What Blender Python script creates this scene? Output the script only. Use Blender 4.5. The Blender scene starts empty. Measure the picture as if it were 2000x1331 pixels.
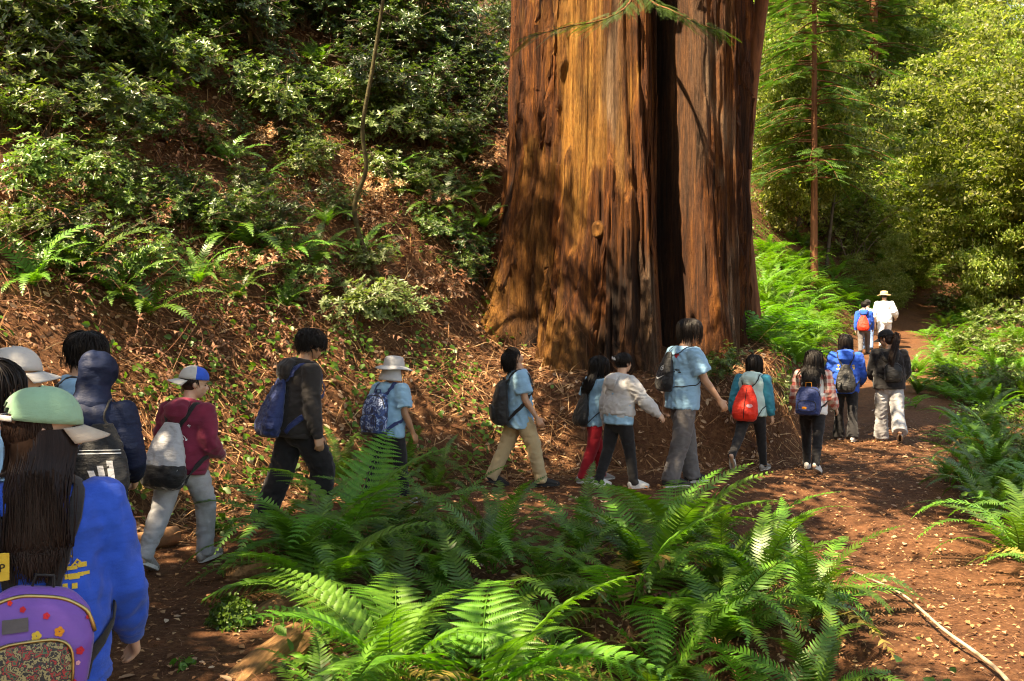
import bpy, bmesh, math, random
import numpy as np
from mathutils import Vector, Matrix, Quaternion, Euler
R = math.radians
sc = bpy.context.scene
COL = sc.collection
random.seed(7)
RNG = np.random.default_rng(11)

# ------------------------------------------------------------------ camera
CAM_H, FPX, HORIZON = 1.71, 1944.0, 636.0
cam_d = bpy.data.cameras.new('camera')
cam_d.sensor_width = 36.0
cam_d.lens = 36.0 * FPX / 2000.0
cam_d.shift_y = (HORIZON - 665.5) / 2000.0
cam_d.clip_start, cam_d.clip_end = 0.05, 600.0
cam_d.dof.use_dof = True
cam_d.dof.focus_distance = 8.5
cam_d.dof.aperture_fstop = 14.0
cam = bpy.data.objects.new('camera', cam_d)
COL.objects.link(cam)
cam.location = (0, 0, CAM_H)
cam.rotation_euler = (R(90), 0, 0)
sc.camera = cam

# ------------------------------------------------------------------ sky and sun
SUN_EL = R(57)
SUN_TO = Vector((-0.80, -0.60, 0)).normalized()          # horizontal direction towards the sun
world = bpy.data.worlds.new('World')
sc.world = world
world.use_nodes = True
wn = world.node_tree
bg = wn.nodes['Background']
sky = wn.nodes.new('ShaderNodeTexSky')
sky.sky_type = 'NISHITA'
sky.sun_disc = False
sky.sun_elevation = SUN_EL
sky.sun_rotation = math.atan2(SUN_TO.x, SUN_TO.y)
wn.links.new(sky.outputs[0], bg.inputs[0])
bg.inputs[1].default_value = 0.11
sun_d = bpy.data.lights.new('sun', 'SUN')
sun_d.energy = 5.0
sun_d.angle = R(0.55)
sun_d.color = (1.0, 0.93, 0.82)
sun = bpy.data.objects.new('sun', sun_d)
COL.objects.link(sun)
to_sun = Vector((SUN_TO.x * math.cos(SUN_EL), SUN_TO.y * math.cos(SUN_EL), math.sin(SUN_EL)))
sun.rotation_euler = to_sun.to_track_quat('Z', 'Y').to_euler()
vs = sc.view_settings
vs.view_transform = 'Standard'
vs.look = 'None'
vs.exposure = 2.1
vs.gamma = 1.0
vs.use_white_balance = True                               # camera white balance set for open shade
vs.white_balance_temperature = 9300
vs.white_balance_tint = 10
cy = sc.cycles
cy.max_bounces = 6
cy.diffuse_bounces = 4
cy.glossy_bounces = 2
cy.transmission_bounces = 4
cy.transparent_max_bounces = 4
cy.use_denoising = True
sc.render.filter_size = 1.1
cy.filter_width = 1.1
cy.sample_clamp_indirect = 6.0
cy.use_adaptive_sampling = True
cy.adaptive_threshold = 0.02

# ------------------------------------------------------------------ helpers
def tag(o, label=None, cat=None, group=None, kind=None):
    if label: o['label'] = label
    if cat: o['category'] = cat
    if group: o['group'] = group
    if kind: o['kind'] = kind
    return o

def link(o, parent=None):
    COL.objects.link(o)
    if parent is not None: o.parent = parent
    return o

def empty(name, loc=(0, 0, 0), rotz=0.0, label=None, cat=None, group=None):
    o = bpy.data.objects.new(name, None)
    o.empty_display_size = 0.1
    COL.objects.link(o)
    o.location = loc
    o.rotation_euler = (0, 0, rotz)
    return tag(o, label, cat, group)

def np_mesh(name, V, F, smooth=False, mat=None):
    """V (n,3), F (m,k) uniform polygon size"""
    V = np.asarray(V, np.float32); F = np.asarray(F, np.int32)
    me = bpy.data.meshes.new(name)
    m, k = F.shape
    me.vertices.add(len(V)); me.vertices.foreach_set('co', V.ravel())
    me.loops.add(m * k); me.loops.foreach_set('vertex_index', F.ravel())
    me.polygons.add(m)
    me.polygons.foreach_set('loop_start', np.arange(0, m * k, k, dtype=np.int32))
    me.polygons.foreach_set('loop_total', np.full(m, k, np.int32))
    me.update(calc_edges=True)
    if smooth: me.polygons.foreach_set('use_smooth', np.ones(m, bool))
    if mat: me.materials.append(mat)
    return me

def py_mesh(name, V, F, smooth=False, mat=None):
    me = bpy.data.meshes.new(name)
    me.from_pydata([tuple(v) for v in V], [], F)
    me.update()
    if smooth: me.polygons.foreach_set('use_smooth', np.ones(len(me.polygons), bool))
    if mat: me.materials.append(mat)
    return me

def obj(name, me, parent=None, loc=None, rot=None, scale=None, mat=None):
    o = bpy.data.objects.new(name, me)
    COL.objects.link(o)
    if parent is not None: o.parent = parent
    if loc is not None: o.location = loc
    if rot is not None: o.rotation_euler = rot
    if scale is not None: o.scale = scale if hasattr(scale, '__len__') else (scale,) * 3
    if mat is not None and not me.materials: me.materials.append(mat)
    return o

def _hash(ix, iy, iz, seed):
    n = (ix * 374761393 + iy * 668265263 + iz * 1440662683 + seed * 974711) & 0xffffffff
    n = ((n ^ (n >> 13)) * 1274126177) & 0xffffffff
    n = n ^ (n >> 16)
    return (n & 0xffff) / 65535.0

def vnoise(x, y, z=0.0, seed=0):
    x, y, z = np.broadcast_arrays(np.asarray(x, float), np.asarray(y, float), np.asarray(z, float))
    ix, iy, iz = (np.floor(a).astype(np.int64) for a in (x, y, z))
    fx, fy, fz = x - ix, y - iy, z - iz
    fx, fy, fz = (f * f * (3 - 2 * f) for f in (fx, fy, fz))
    r = 0
    for a in (0, 1):
        for b in (0, 1):
            for c in (0, 1):
                w = (fx if a else 1 - fx) * (fy if b else 1 - fy) * (fz if c else 1 - fz)
                r = r + w * _hash(ix + a, iy + b, iz + c, seed)
    return r * 2 - 1

def fbm(x, y, z=0.0, seed=0, octv=4):
    r, a, f = 0, 1.0, 1.0
    for i in range(octv):
        r = r + a * vnoise(np.asarray(x) * f, np.asarray(y) * f, np.asarray(z) * f, seed + i * 17)
        a *= 0.5; f *= 2.03
    return r

def sstep(a, b, x):
    t = np.clip((np.asarray(x, float) - a) / (b - a), 0, 1)
    return t * t * (3 - 2 * t)

def rot_mats(dirs, ups):
    """frames with local y along dirs and local z close to ups: returns (n,3,3), columns x,y,z"""
    y = dirs / np.maximum(np.linalg.norm(dirs, axis=1, keepdims=True), 1e-9)
    x = np.cross(y, ups); x /= np.maximum(np.linalg.norm(x, axis=1, keepdims=True), 1e-9)
    z = np.cross(x, y)
    return np.stack([x, y, z], axis=2)

def stamp(T, TF, P, M, S):
    """copies of a template (T verts, TF tri faces) at P with frames M and sizes S"""
    T = np.asarray(T, float); TF = np.asarray(TF, np.int64)
    S = np.asarray(S, float)
    S3 = S[:, None, None] if S.ndim == 1 else S[:, None, :]
    V = np.einsum('nij,nkj->nki', M, T[None] * S3) + P[:, None, :]
    n, k = len(P), len(T)
    F = TF[None] + (np.arange(n) * k)[:, None, None]
    return V.reshape(-1, 3), F.reshape(-1, TF.shape[1])

def merge(parts):
    Vs, Fs, o = [], [], 0
    for V, F in parts:
        Vs.append(np.asarray(V)); Fs.append(np.asarray(F) + o); o += len(V)
    return np.concatenate(Vs), np.concatenate(Fs)

def tube(path, radii, n=7, cap=True, tri=True):
    """tapered tube along a path: verts, tri faces"""
    P = np.asarray(path, float); k = len(P)
    rad = np.asarray(radii, float)
    if rad.ndim == 0: rad = np.full(k, float(rad))
    T = np.gradient(P, axis=0)
    T /= np.maximum(np.linalg.norm(T, axis=1, keepdims=True), 1e-9)
    ref = np.array([0.31, 0.93, 0.17])
    if abs(T[:, 1]).mean() > 0.8: ref = np.array([0.95, 0.1, 0.25])
    X = np.cross(T, ref); X /= np.maximum(np.linalg.norm(X, axis=1, keepdims=True), 1e-9)
    Y = np.cross(T, X)
    a = np.linspace(0, 2 * np.pi, n, endpoint=False)
    V = P[:, None] + rad[:, None, None] * (np.cos(a)[None, :, None] * X[:, None] + np.sin(a)[None, :, None] * Y[:, None])
    V = V.reshape(-1, 3)
    F = []
    for i in range(k - 1):
        for j in range(n):
            p, q = i * n + j, i * n + (j + 1) % n
            F.append((p, q, q + n)); F.append((p, q + n, p + n))
    if cap:
        V = np.concatenate([V, P[:1], P[-1:]]); c0, c1 = k * n, k * n + 1
        for j in range(n):
            F.append((c0, (j + 1) % n, j)); F.append((c1, (k - 1) * n + j, (k - 1) * n + (j + 1) % n))
    return V, np.array(F)

# ------------------------------------------------------------------ materials
def new_mat(name):
    m = bpy.data.materials.new(name); m.use_nodes = True
    nt = m.node_tree
    return m, nt, nt.nodes['Principled BSDF'], nt.nodes['Material Output']

def ramp(nt, stops, fac, interp='LINEAR'):
    r = nt.nodes.new('ShaderNodeValToRGB'); r.color_ramp.interpolation = interp
    e = r.color_ramp.elements
    while len(e) < len(stops): e.new(0.5)
    for el, (p, c) in zip(e, stops):
        el.position = p; el.color = (c[0], c[1], c[2], 1)
    nt.links.new(fac, r.inputs[0])
    return r.outputs[0]

def noise_tex(nt, scale, detail=4, coord='Object', stretch=None, rough=0.55):
    tc = nt.nodes.new('ShaderNodeTexCoord')
    n = nt.nodes.new('ShaderNodeTexNoise'); n.inputs['Scale'].default_value = scale
    n.inputs['Detail'].default_value = detail; n.inputs['Roughness'].default_value = rough
    src = tc.outputs[coord]
    if stretch:
        mp = nt.nodes.new('ShaderNodeMapping'); mp.inputs['Scale'].default_value = stretch
        nt.links.new(src, mp.inputs[0]); src = mp.outputs[0]
    nt.links.new(src, n.inputs['Vector'])
    return n.outputs['Fac']

def add_bump(nt, bsdf, height, strength=0.3, dist=0.02):
    b = nt.nodes.new('ShaderNodeBump'); b.inputs['Strength'].default_value = strength
    b.inputs['Distance'].default_value = dist
    nt.links.new(height, b.inputs['Height']); nt.links.new(b.outputs[0], bsdf.inputs['Normal'])

def mixc(nt, a, b, fac, mode='MIX'):
    m = nt.nodes.new('ShaderNodeMix'); m.data_type = 'RGBA'; m.blend_type = mode
    for s, v in ((m.inputs[0], fac), (m.inputs[6], a), (m.inputs[7], b)):
        if hasattr(v, 'links') or hasattr(v, 'is_linked'): nt.links.new(v, s)
        elif isinstance(v, (int, float)): s.default_value = v
        else: s.default_value = (v[0], v[1], v[2], 1)
    return m.outputs[2]

def math_n(nt, op, a, b=None):
    m = nt.nodes.new('ShaderNodeMath'); m.operation = op
    for s, v in zip(m.inputs, (a, b)):
        if v is None: continue
        if isinstance(v, (int, float)): s.default_value = v
        else: nt.links.new(v, s)
    return m.outputs[0]

def leaf_mat(name, cols, rough=0.45, trans=0.35, tcol=None, spec=0.5, objvar=0.25):
    """leaves: colour differs from leaf to leaf and from plant to plant, some light shines through"""
    m, nt, b, out = new_mat(name)
    geo = nt.nodes.new('ShaderNodeNewGeometry')
    stops = [(i / max(1, len(cols) - 1), c) for i, c in enumerate(cols)]
    c = ramp(nt, stops, geo.outputs['Random Per Island'])
    oi = nt.nodes.new('ShaderNodeObjectInfo')
    hsv = nt.nodes.new('ShaderNodeHueSaturation')
    v = math_n(nt, 'ADD', math_n(nt, 'MULTIPLY', oi.outputs['Random'], 2 * objvar), 1 - objvar)
    nt.links.new(v, hsv.inputs['Value']); nt.links.new(c, hsv.inputs['Color'])
    h = math_n(nt, 'ADD', math_n(nt, 'MULTIPLY', oi.outputs['Random'], 0.03), 0.485)
    nt.links.new(h, hsv.inputs['Hue'])
    c = hsv.outputs[0]
    nt.links.new(c, b.inputs['Base Color'])
    b.inputs['Roughness'].default_value = rough
    b.inputs['Specular IOR Level'].default_value = spec
    if trans > 0:
        tr = nt.nodes.new('ShaderNodeBsdfTranslucent')
        tc = mixc(nt, c, tcol or (1.0, 1.15, 0.45), 1.0, 'MULTIPLY')
        g = mixc(nt, tc, (1.6, 1.6, 1.6), 1.0, 'MULTIPLY')
        nt.links.new(g, tr.inputs[0])
        mx = nt.nodes.new('ShaderNodeMixShader'); mx.inputs[0].default_value = trans
        nt.links.new(b.outputs[0], mx.inputs[1]); nt.links.new(tr.outputs[0], mx.inputs[2])
        nt.links.new(mx.outputs[0], out.inputs[0])
    return m

def cloth_mat(name, col, rough=0.85, var=0.18, scale=9.0, weave=420.0, bump=0.25, sheen=0.15, nocol=None):
    m, nt, b, out = new_mat(name)
    n = noise_tex(nt, scale, 4)
    c = ramp(nt, [(0.3, [x * (1 - var) for x in col]), (0.7, [min(1, x * (1 + var)) for x in col])], n)
    nt.links.new(c, b.inputs['Base Color'])
    b.inputs['Roughness'].default_value = rough
    b.inputs['Sheen Weight'].default_value = sheen
    b.inputs['Specular IOR Level'].default_value = 0.25
    w = noise_tex(nt, weave, 2)
    f = noise_tex(nt, 16, 3, stretch=(1.0, 1.0, 2.2))
    add_bump(nt, b, math_n(nt, 'ADD', math_n(nt, 'MULTIPLY', w, 0.12), f), bump, 0.03)
    return m

def plain_mat(name, col, rough=0.6, spec=0.4, metal=0.0):
    m, nt, b, out = new_mat(name)
    n = noise_tex(nt, 40, 3)
    c = ramp(nt, [(0.3, [x * 0.85 for x in col]), (0.7, [min(1, x * 1.12) for x in col])], n)
    nt.links.new(c, b.inputs['Base Color'])
    b.inputs['Roughness'].default_value = rough
    b.inputs['Specular IOR Level'].default_value = spec
    b.inputs['Metallic'].default_value = metal
    return m
# ------------------------------------------------------------------ terrain
_TR = np.array([(-1.2, -9, 0), (-1.35, 0, 0), (-1.6, 2.8, 0), (-2.05, 4.5, 0), (-2.45, 6.2, 0), (-2.35, 7.4, 0), (-1.8, 8.6, 0),
                (-1.0, 9.6, 0), (0.1, 10.45, 0), (1.3, 10.95, 0), (2.3, 11.2, 0), (3.3, 11.7, 0), (4.2, 12.8, 0), (5.0, 14.4, .03),
                (5.9, 17, .14), (7.2, 20.5, .4), (9.0, 25, .8), (10.2, 28, 1.0), (13, 33, 1.6), (17, 40, 2.6), (24, 50, 4.2),
                (36, 63, 6.5), (60, 80, 10), (110, 110, 16)], float)

def catmull(P, k=6):
    out = []
    Q = np.vstack([2 * P[0] - P[1], P, 2 * P[-1] - P[-2]])
    for i in range(1, len(Q) - 2):
        p0, p1, p2, p3 = Q[i - 1], Q[i], Q[i + 1], Q[i + 2]
        for t in np.linspace(0, 1, k, endpoint=False):
            out.append(0.5 * ((2 * p1) + (-p0 + p2) * t + (2 * p0 - 5 * p1 + 4 * p2 - p3) * t * t + (-p0 + 3 * p1 - 3 * p2 + p3) * t ** 3))
    out.append(P[-1])
    return np.array(out)
TRAIL = catmull(_TR)

def trail_info(x, y):
    x = np.asarray(x, float).ravel(); y = np.asarray(y, float).ravel()
    A, B = TRAIL[:-1], TRAIL[1:]
    D = B[:, :2] - A[:, :2]; L2 = (D ** 2).sum(1)
    out_d, out_z = np.empty(len(x)), np.empty(len(x))
    for i in range(0, len(x), 20000):
        xs, ys = x[i:i + 20000, None], y[i:i + 20000, None]
        t = np.clip(((xs - A[:, 0]) * D[:, 0] + (ys - A[:, 1]) * D[:, 1]) / L2, 0, 1)
        ex, ey = xs - (A[:, 0] + t * D[:, 0]), ys - (A[:, 1] + t * D[:, 1])
        dd = ex * ex + ey * ey
        j = dd.argmin(1); r = np.arange(len(j))
        out_d[i:i + 20000] = np.sqrt(dd[r, j]) * np.where(D[j, 0] * ey[r, j] - D[j, 1] * ex[r, j] < 0, -1, 1)
        out_z[i:i + 20000] = A[j, 2] + t[r, j] * (B[j, 2] - A[j, 2])
    return out_d, out_z

def trail_hw(x, y):
    """half width on the right-hand side is larger where the trail opens at the bend"""
    return (0.62 + 0.12 * vnoise(x * 0.7, y * 0.7, 3.3)) * (1 - 0.45 * sstep(15, 19, y))

def height(x, y):
    shp = np.broadcast(x, y).shape
    x = np.broadcast_to(x, shp).ravel().astype(float); y = np.broadcast_to(y, shp).ravel().astype(float)
    d, z = trail_info(x, y)
    hw = trail_hw(x, y)
    u = np.maximum(0, d - hw)
    n1 = fbm(x * 0.35, y * 0.35, 0, 5, 3)
    up = 1.08 * u - 0.3 * (1 - np.exp(-u / 0.3))
    up = np.where(u > 9, 1.08 * 9 - 0.3 + (u - 9) * 0.72, up)
    up = np.where(u > 30, 1.08 * 9 - 0.3 + 21 * 0.72 + (u - 30) * 0.2, up)
    up = up + n1 * 0.32 * sstep(0.2, 3, u)
    v = np.maximum(0, -d - hw)
    dn = -0.22 * (1 - np.exp(-v / 1.5)) + n1 * 0.12 * sstep(0.3, 2, v)
    dn = dn + np.maximum(0, v - 6) * 0.5 * sstep(9, 16, y)
    h = z + up + dn
    bm = sstep(1.25, 0.62, np.sqrt(((x - 1.75) / 2.75) ** 2 + ((y - 13.5) / 2.1) ** 2) + 0.05 * n1)        # bench the redwood stands on
    pl = 0.98 + 0.30 * (y - 12.3)
    h = h * (1 - bm) + np.minimum(h, pl) * bm
    b2 = sstep(1.2, 0.85, np.sqrt(((x - 1.75) / 2.15) ** 2 + ((y - 14.1) / 2.0) ** 2) + 0.05 * n1)
    h = h * (1 - b2) + np.maximum(h, pl) * b2
    q = np.sqrt(((x - 0.6) / 1.7) ** 2 + ((y - 4.6) / 2.35) ** 2) + 0.13 * fbm(x * 1.3, y * 1.3, 0, 41, 3)
    h = h - 0.42 * sstep(1.12, 0.72, q)
    h = h + 0.42 * np.exp(-(((x + 0.42) / 0.55) ** 2 + ((y - 5.0) / 0.6) ** 2))                       # root mound the lady ferns grow on
    h = h + 0.035 * fbm(x * 1.7, y * 1.7, 0, 9, 3) * (0.35 + 0.65 * sstep(0.0, 0.5, u + v))
    h = h + 0.008 * fbm(x * 9, y * 9, 0, 19, 2)
    return h.reshape(shp)

def hz(x, y):
    return float(height(np.array([x]), np.array([y]))[0])

def normals(x, y, e=0.12):
    gx = (height(x + e, y) - height(x - e, y)) / (2 * e)
    gy = (height(x, y + e) - height(x, y - e)) / (2 * e)
    n = np.stack([-gx, -gy, np.ones_like(gx)], 1)
    return n / np.linalg.norm(n, axis=1, keepdims=True)

def at(px, py, Y):
    """point of the place that lies on the ray through a photo position, Y metres out"""
    return Vector(((px - 1000) * Y / FPX, Y, CAM_H - (py - HORIZON) * Y / FPX))

def build_terrain():
    def axis(lo, a, b, hi, fine):
        mid = np.arange(a, b, fine)
        def grow(s, e):
            out, p, st = [], s, fine
            while abs(p - s) < abs(e - s):
                st = min(st * 1.12, 8.0); p = p + (st if e > s else -st); out.append(p)
            return out
        return np.array(sorted(grow(a, lo)) + list(mid) + grow(b, hi))
    X = axis(-150, -4.6, 6.5, 170, 0.075)
    Y = axis(-40, 3.4, 17.0, 220, 0.075)
    gx, gy = np.meshgrid(X, Y)
    Z = height(gx, gy)
    V = np.stack([gx.ravel(), gy.ravel(), Z.ravel()], 1)
    nx, ny = len(X), len(Y)
    i = (np.arange(ny - 1)[:, None] * nx + np.arange(nx - 1)[None]).ravel()
    F = np.stack([i, i + 1, i + nx + 1, i + nx], 1)
    d, _ = trail_info(V[:, 0], V[:, 1])
    hw = trail_hw(V[:, 0], V[:, 1])
    q = np.sqrt(((V[:, 0] - 0.6) / 1.7) ** 2 + ((V[:, 1] - 4.6) / 2.35) ** 2)
    # the bare dirt spreads over the right-hand side of the bend
    right = sstep(0.8, 1.6, V[:, 0]) * sstep(13.2, 11.6, V[:, 1]) * sstep(3.4, 2.2, V[:, 0] - 0.20 * V[:, 1])
    bare = np.maximum(sstep(0.35, -0.15, np.abs(d) - hw + 0.25 * fbm(V[:, 0] * 2, V[:, 1] * 2, 0, 77, 3)), right)
    bare = bare * sstep(1.0, 1.15, q + 0.1 * fbm(V[:, 0] * 2, V[:, 1] * 2, 0, 78, 2))
    fb = bare[F].mean(1) > 0.5
    def sub(name, mask, mat):
        f = F[mask]; used, inv = np.unique(f, return_inverse=True)
        me = np_mesh(name, V[used], inv.reshape(f.shape), True, mat)
        a = me.attributes.new('bare', 'FLOAT', 'POINT'); a.data.foreach_set('value', bare[used].astype(np.float32))
        return tag(obj(name, me), kind='structure')
    m, nt, b, out = new_mat('forest_soil')
    at_ = nt.nodes.new('ShaderNodeAttribute'); at_.attribute_name = 'bare'
    n1 = noise_tex(nt, 1.6, 6, rough=0.7); n2 = noise_tex(nt, 22, 6, rough=0.75); n3 = noise_tex(nt, 90, 3)
    dirt = ramp(nt, [(0.3, (0.058, 0.025, 0.012)), (0.5, (0.128, 0.055, 0.025)), (0.72, (0.21, 0.105, 0.052))], n2)
    dirt2 = mixc(nt, dirt, ramp(nt, [(0.35, (0.55, 0.5, 0.48)), (0.65, (1.15, 1.1, 1.05))], n1), 0.85, 'MULTIPLY')
    duff = ramp(nt, [(0.3, (0.045, 0.019, 0.009)), (0.52, (0.12, 0.052, 0.024)), (0.75, (0.23, 0.12, 0.06))], n2)
    f = ramp(nt, [(0.35, (0, 0, 0)), (0.65, (1, 1, 1))], math_n(nt, 'ADD', at_.outputs['Fac'], math_n(nt, 'MULTIPLY', math_n(nt, 'SUBTRACT', n1, 0.5), 0.5)))
    nt.links.new(mixc(nt, duff, dirt2, f), b.inputs['Base Color'])
    b.inputs['Roughness'].default_value = 0.95; b.inputs['Specular IOR Level'].default_value = 0.2
    add_bump(nt, b, math_n(nt, 'ADD', n2, math_n(nt, 'MULTIPLY', n3, 0.4)), 0.9, 0.035)
    sub('trail', fb, m); sub('hillside', ~fb, m)
build_terrain()
_GX, _GY = np.arange(-14, 60, 0.16), np.arange(1.0, 115, 0.16)
_GH = height(*np.meshgrid(_GX, _GY))
def quick_h(x, y):
    """height read from a grid, for placing many small things"""
    fx = np.clip((np.asarray(x) + 14) / 0.16, 0, len(_GX) - 1.01); fy = np.clip((np.asarray(y) - 1) / 0.16, 0, len(_GY) - 1.01)
    i, j = fx.astype(int), fy.astype(int); u, v = fx - i, fy - j
    return (_GH[j, i] * (1 - u) + _GH[j, i + 1] * u) * (1 - v) + (_GH[j + 1, i] * (1 - u) + _GH[j + 1, i + 1] * u) * v
def on(x, y, dz=0.0):
    return (x, y, hz(x, y) + dz)

# ------------------------------------------------------------------ the great redwood
TCX, TCY = 1.77, 14.75
def trunk_r(th, z):
    """radius of the redwood at angle th (0 faces the camera, + to the right, radians) and height z"""
    dg = np.degrees(th)
    w = lambda c, s: np.exp(-(((dg - c + 180) % 360 - 180) / s) ** 2)
    zz = np.maximum(z - 0.7, -0.6)
    fl = 1 - 0.85 * sstep(25, 55, dg) * sstep(170, 120, dg)
    r = 1.56 + (0.30 * np.exp(-zz / 1.0) + 0.20 * np.exp(-zz / 3.4)) * fl
    r = r + 0.62 * w(-84, 26) * np.exp(-np.maximum(zz - .35, 0) / 0.9)          # left root
    r = r + 0.42 * w(-33, 17) * np.exp(-zz / 1.5) + 0.32 * w(4, 8) * np.exp(-zz / 1.7)
    r = r + 0.30 * w(-100, 30) * np.exp(-zz / 2.5) + 0.34 * w(-80, 34) * sstep(4.2, 0.9, z)
    r = r + 0.06 * np.cos(th * 7 + 1.2) * (0.6 + 0.4 * np.cos(z * 0.4)) + 0.05 * np.cos(th * 13 + 0.5 * z)
    r = r - 1.0 * w(15.0, 6.0) - 0.12 * w(5, 3)                                                      # dark cleft
    r = r + 0.20 * sstep(21, 24, dg) * sstep(46, 42, dg) - 0.16 * w(45.5, 2.2)                        # pale column
    r = r - 0.20 * w(63, 4.0) + 0.08 * w(54, 5) + 0.08 * w(72, 5)
    r = r - 0.55 * w(-53 + 4 * np.sin(z * 2), 5.5) * sstep(2.9, 1.6, z)                               # hollow at the foot
    edge = 5 * fbm(z * 1.1, dg * 0.02, 1.0, 31, 3)
    rec = sstep(-41 + edge, -39 + edge, dg) * sstep(-3 + edge, -6 + edge, dg) * sstep(3.1, 3.5, z + 0.09 * edge + 0.5 * vnoise(dg * 0.25, 0, 0, 8))
    r = r - 0.075 * rec
    ridge = 1 - np.abs(fbm(dg * 0.20 + 0.7 * vnoise(z * 0.35, dg * 0.03, 0, 3), z * 0.06, 0, 51, 3))
    fine = 1 - np.abs(fbm(dg * 0.9 + 0.8 * vnoise(z * 0.6, dg * 0.05, 0, 4), z * 0.12, 0, 61, 3))
    pl = 1 - 0.6 * sstep(21, 24, dg) * sstep(46, 42, dg)
    r = r + (0.17 * (ridge - 0.6) * pl + 0.08 * (fine - 0.6)) * (1 - 0.65 * rec)
    blocks = vnoise(dg * 0.8, z * 1.6, 0, 71)
    r = r + 0.016 * np.sign(blocks) * np.minimum(1, np.abs(blocks) * 4) * (1 - rec)
    return r, rec

def trunk_pt(th, z, off=0.0):
    r, _ = trunk_r(th, z)
    r = r + off
    lean = -0.004 * z
    return np.stack([TCX + lean + r * np.sin(th), TCY - r * np.cos(th), z], -1)

def bark_material():
    m, nt, b, out = new_mat('redwood_bark')
    a = nt.nodes.new('ShaderNodeAttribute'); a.attribute_name = 'tone'
    sp = nt.nodes.new('ShaderNodeSeparateColor'); nt.links.new(a.outputs['Color'], sp.inputs[0])
    n1 = noise_tex(nt, 1.0, 6, stretch=(14, 14, 1.1), rough=0.65)
    n2 = noise_tex(nt, 1.0, 5, stretch=(46, 46, 2.6), rough=0.7)
    n3 = noise_tex(nt, 1.1, 4)
    n5 = noise_tex(nt, 1.0, 5, stretch=(20, 20, 7), rough=0.75)
    c = ramp(nt, [(0.28, (0.03, 0.010, 0.004)), (0.46, (0.105, 0.033, 0.009)), (0.6, (0.215, 0.074, 0.016)), (0.8, (0.36, 0.15, 0.04))], n1)
    c = mixc(nt, c, ramp(nt, [(0.35, (0.5, 0.45, 0.42)), (0.65, (1.25, 1.2, 1.1))], n2), 0.8, 'MULTIPLY')
    wood = ramp(nt, [(0.3, (0.15, 0.06, 0.012)), (0.5, (0.34, 0.15, 0.032)), (0.72, (0.48, 0.27, 0.08))], n1)  # bare wood, with sunlight on the left face worked into its gold
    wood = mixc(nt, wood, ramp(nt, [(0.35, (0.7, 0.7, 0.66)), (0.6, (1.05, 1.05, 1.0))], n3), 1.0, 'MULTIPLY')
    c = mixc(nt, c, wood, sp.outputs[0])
    c = mixc(nt, c, ramp(nt, [(0.3, (0.20, 0.13, 0.08)), (0.7, (0.46, 0.35, 0.24))], n2), sp.outputs[2])
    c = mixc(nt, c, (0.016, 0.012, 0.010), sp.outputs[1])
    c = mixc(nt, c, ramp(nt, [(0.36, (0.35, 0.32, 0.3)), (0.55, (1.1, 1.1, 1.1))], n5), 0.5, 'MULTIPLY')
    n4 = noise_tex(nt, 1.0, 5, stretch=(5, 5, 0.5), rough=0.6)
    c = mixc(nt, c, ramp(nt, [(0.30, (0.36, 0.32, 0.30)), (0.58, (1.12, 1.12, 1.12))], n4), 1.0, 'MULTIPLY')
    nt.links.new(c, b.inputs['Base Color'])
    b.inputs['Roughness'].default_value = 0.88; b.inputs['Specular IOR Level'].default_value = 0.25
    add_bump(nt, b, math_n(nt, 'ADD', math_n(nt, 'ADD', n1, math_n(nt, 'MULTIPLY', n2, 0.8)), math_n(nt, 'MULTIPLY', n5, 0.7)), 1.0, 0.08)
    return m
BARK = bark_material()

def trunk_tone(th, z, rec):
    dg = np.degrees(th)
    w = lambda c, s: np.exp(-(((dg - c + 180) % 360 - 180) / s) ** 2)
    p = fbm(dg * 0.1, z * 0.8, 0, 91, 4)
    wood = rec * (0.2 + 0.75 * sstep(-0.3, 0.3, fbm(dg * 0.35, z * 0.5, 0, 93, 3)))  # bare wood patches; their gold also paints sunlight on the left side
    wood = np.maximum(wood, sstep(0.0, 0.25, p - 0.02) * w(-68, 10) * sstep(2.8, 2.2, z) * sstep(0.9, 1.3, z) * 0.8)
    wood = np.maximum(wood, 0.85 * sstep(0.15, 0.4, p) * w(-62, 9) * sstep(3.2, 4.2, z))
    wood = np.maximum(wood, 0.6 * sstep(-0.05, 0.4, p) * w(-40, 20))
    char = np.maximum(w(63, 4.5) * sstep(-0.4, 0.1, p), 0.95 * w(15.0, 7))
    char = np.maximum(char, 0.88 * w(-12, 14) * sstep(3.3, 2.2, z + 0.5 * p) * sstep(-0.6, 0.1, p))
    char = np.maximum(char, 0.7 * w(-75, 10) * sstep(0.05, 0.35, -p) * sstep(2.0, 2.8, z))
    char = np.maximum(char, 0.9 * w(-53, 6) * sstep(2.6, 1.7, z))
    char = np.maximum(char, 0.55 * sstep(47, 53, dg) * sstep(110, 80, dg) * sstep(-0.7, 0.2, p))
    grey = 0.75 * w(43.3, 1.3) * sstep(-0.6, 0.0, p)
    grey = np.maximum(grey, 0.75 * w(33, 8) * sstep(-0.5, 0.4, p))
    grey = np.maximum(grey, 0.6 * w(-16, 4) * sstep(3.4, 3.8, z) * sstep(-0.3, 0.4, p))
    grey = np.maximum(grey, 0.5 * w(0, 3) * sstep(2.8, 2.2, z) * sstep(-0.1, 0.4, p))
    return np.stack([wood, np.clip(char, 0, 1), grey, np.ones_like(wood)], -1)

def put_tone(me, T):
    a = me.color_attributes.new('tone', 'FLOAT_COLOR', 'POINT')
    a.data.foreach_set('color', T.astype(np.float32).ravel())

redwood = empty('redwood_tree', (TCX, TCY, hz(TCX, TCY)), 0, 'huge red-barked redwood trunk with a dark cleft rising beside the trail', 'tree')
def under(parent, o):
    """keep world placement while parenting to an unrotated empty"""
    o.parent = parent
    o.location = Vector(o.location) - Vector(parent.location)
    return o

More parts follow.
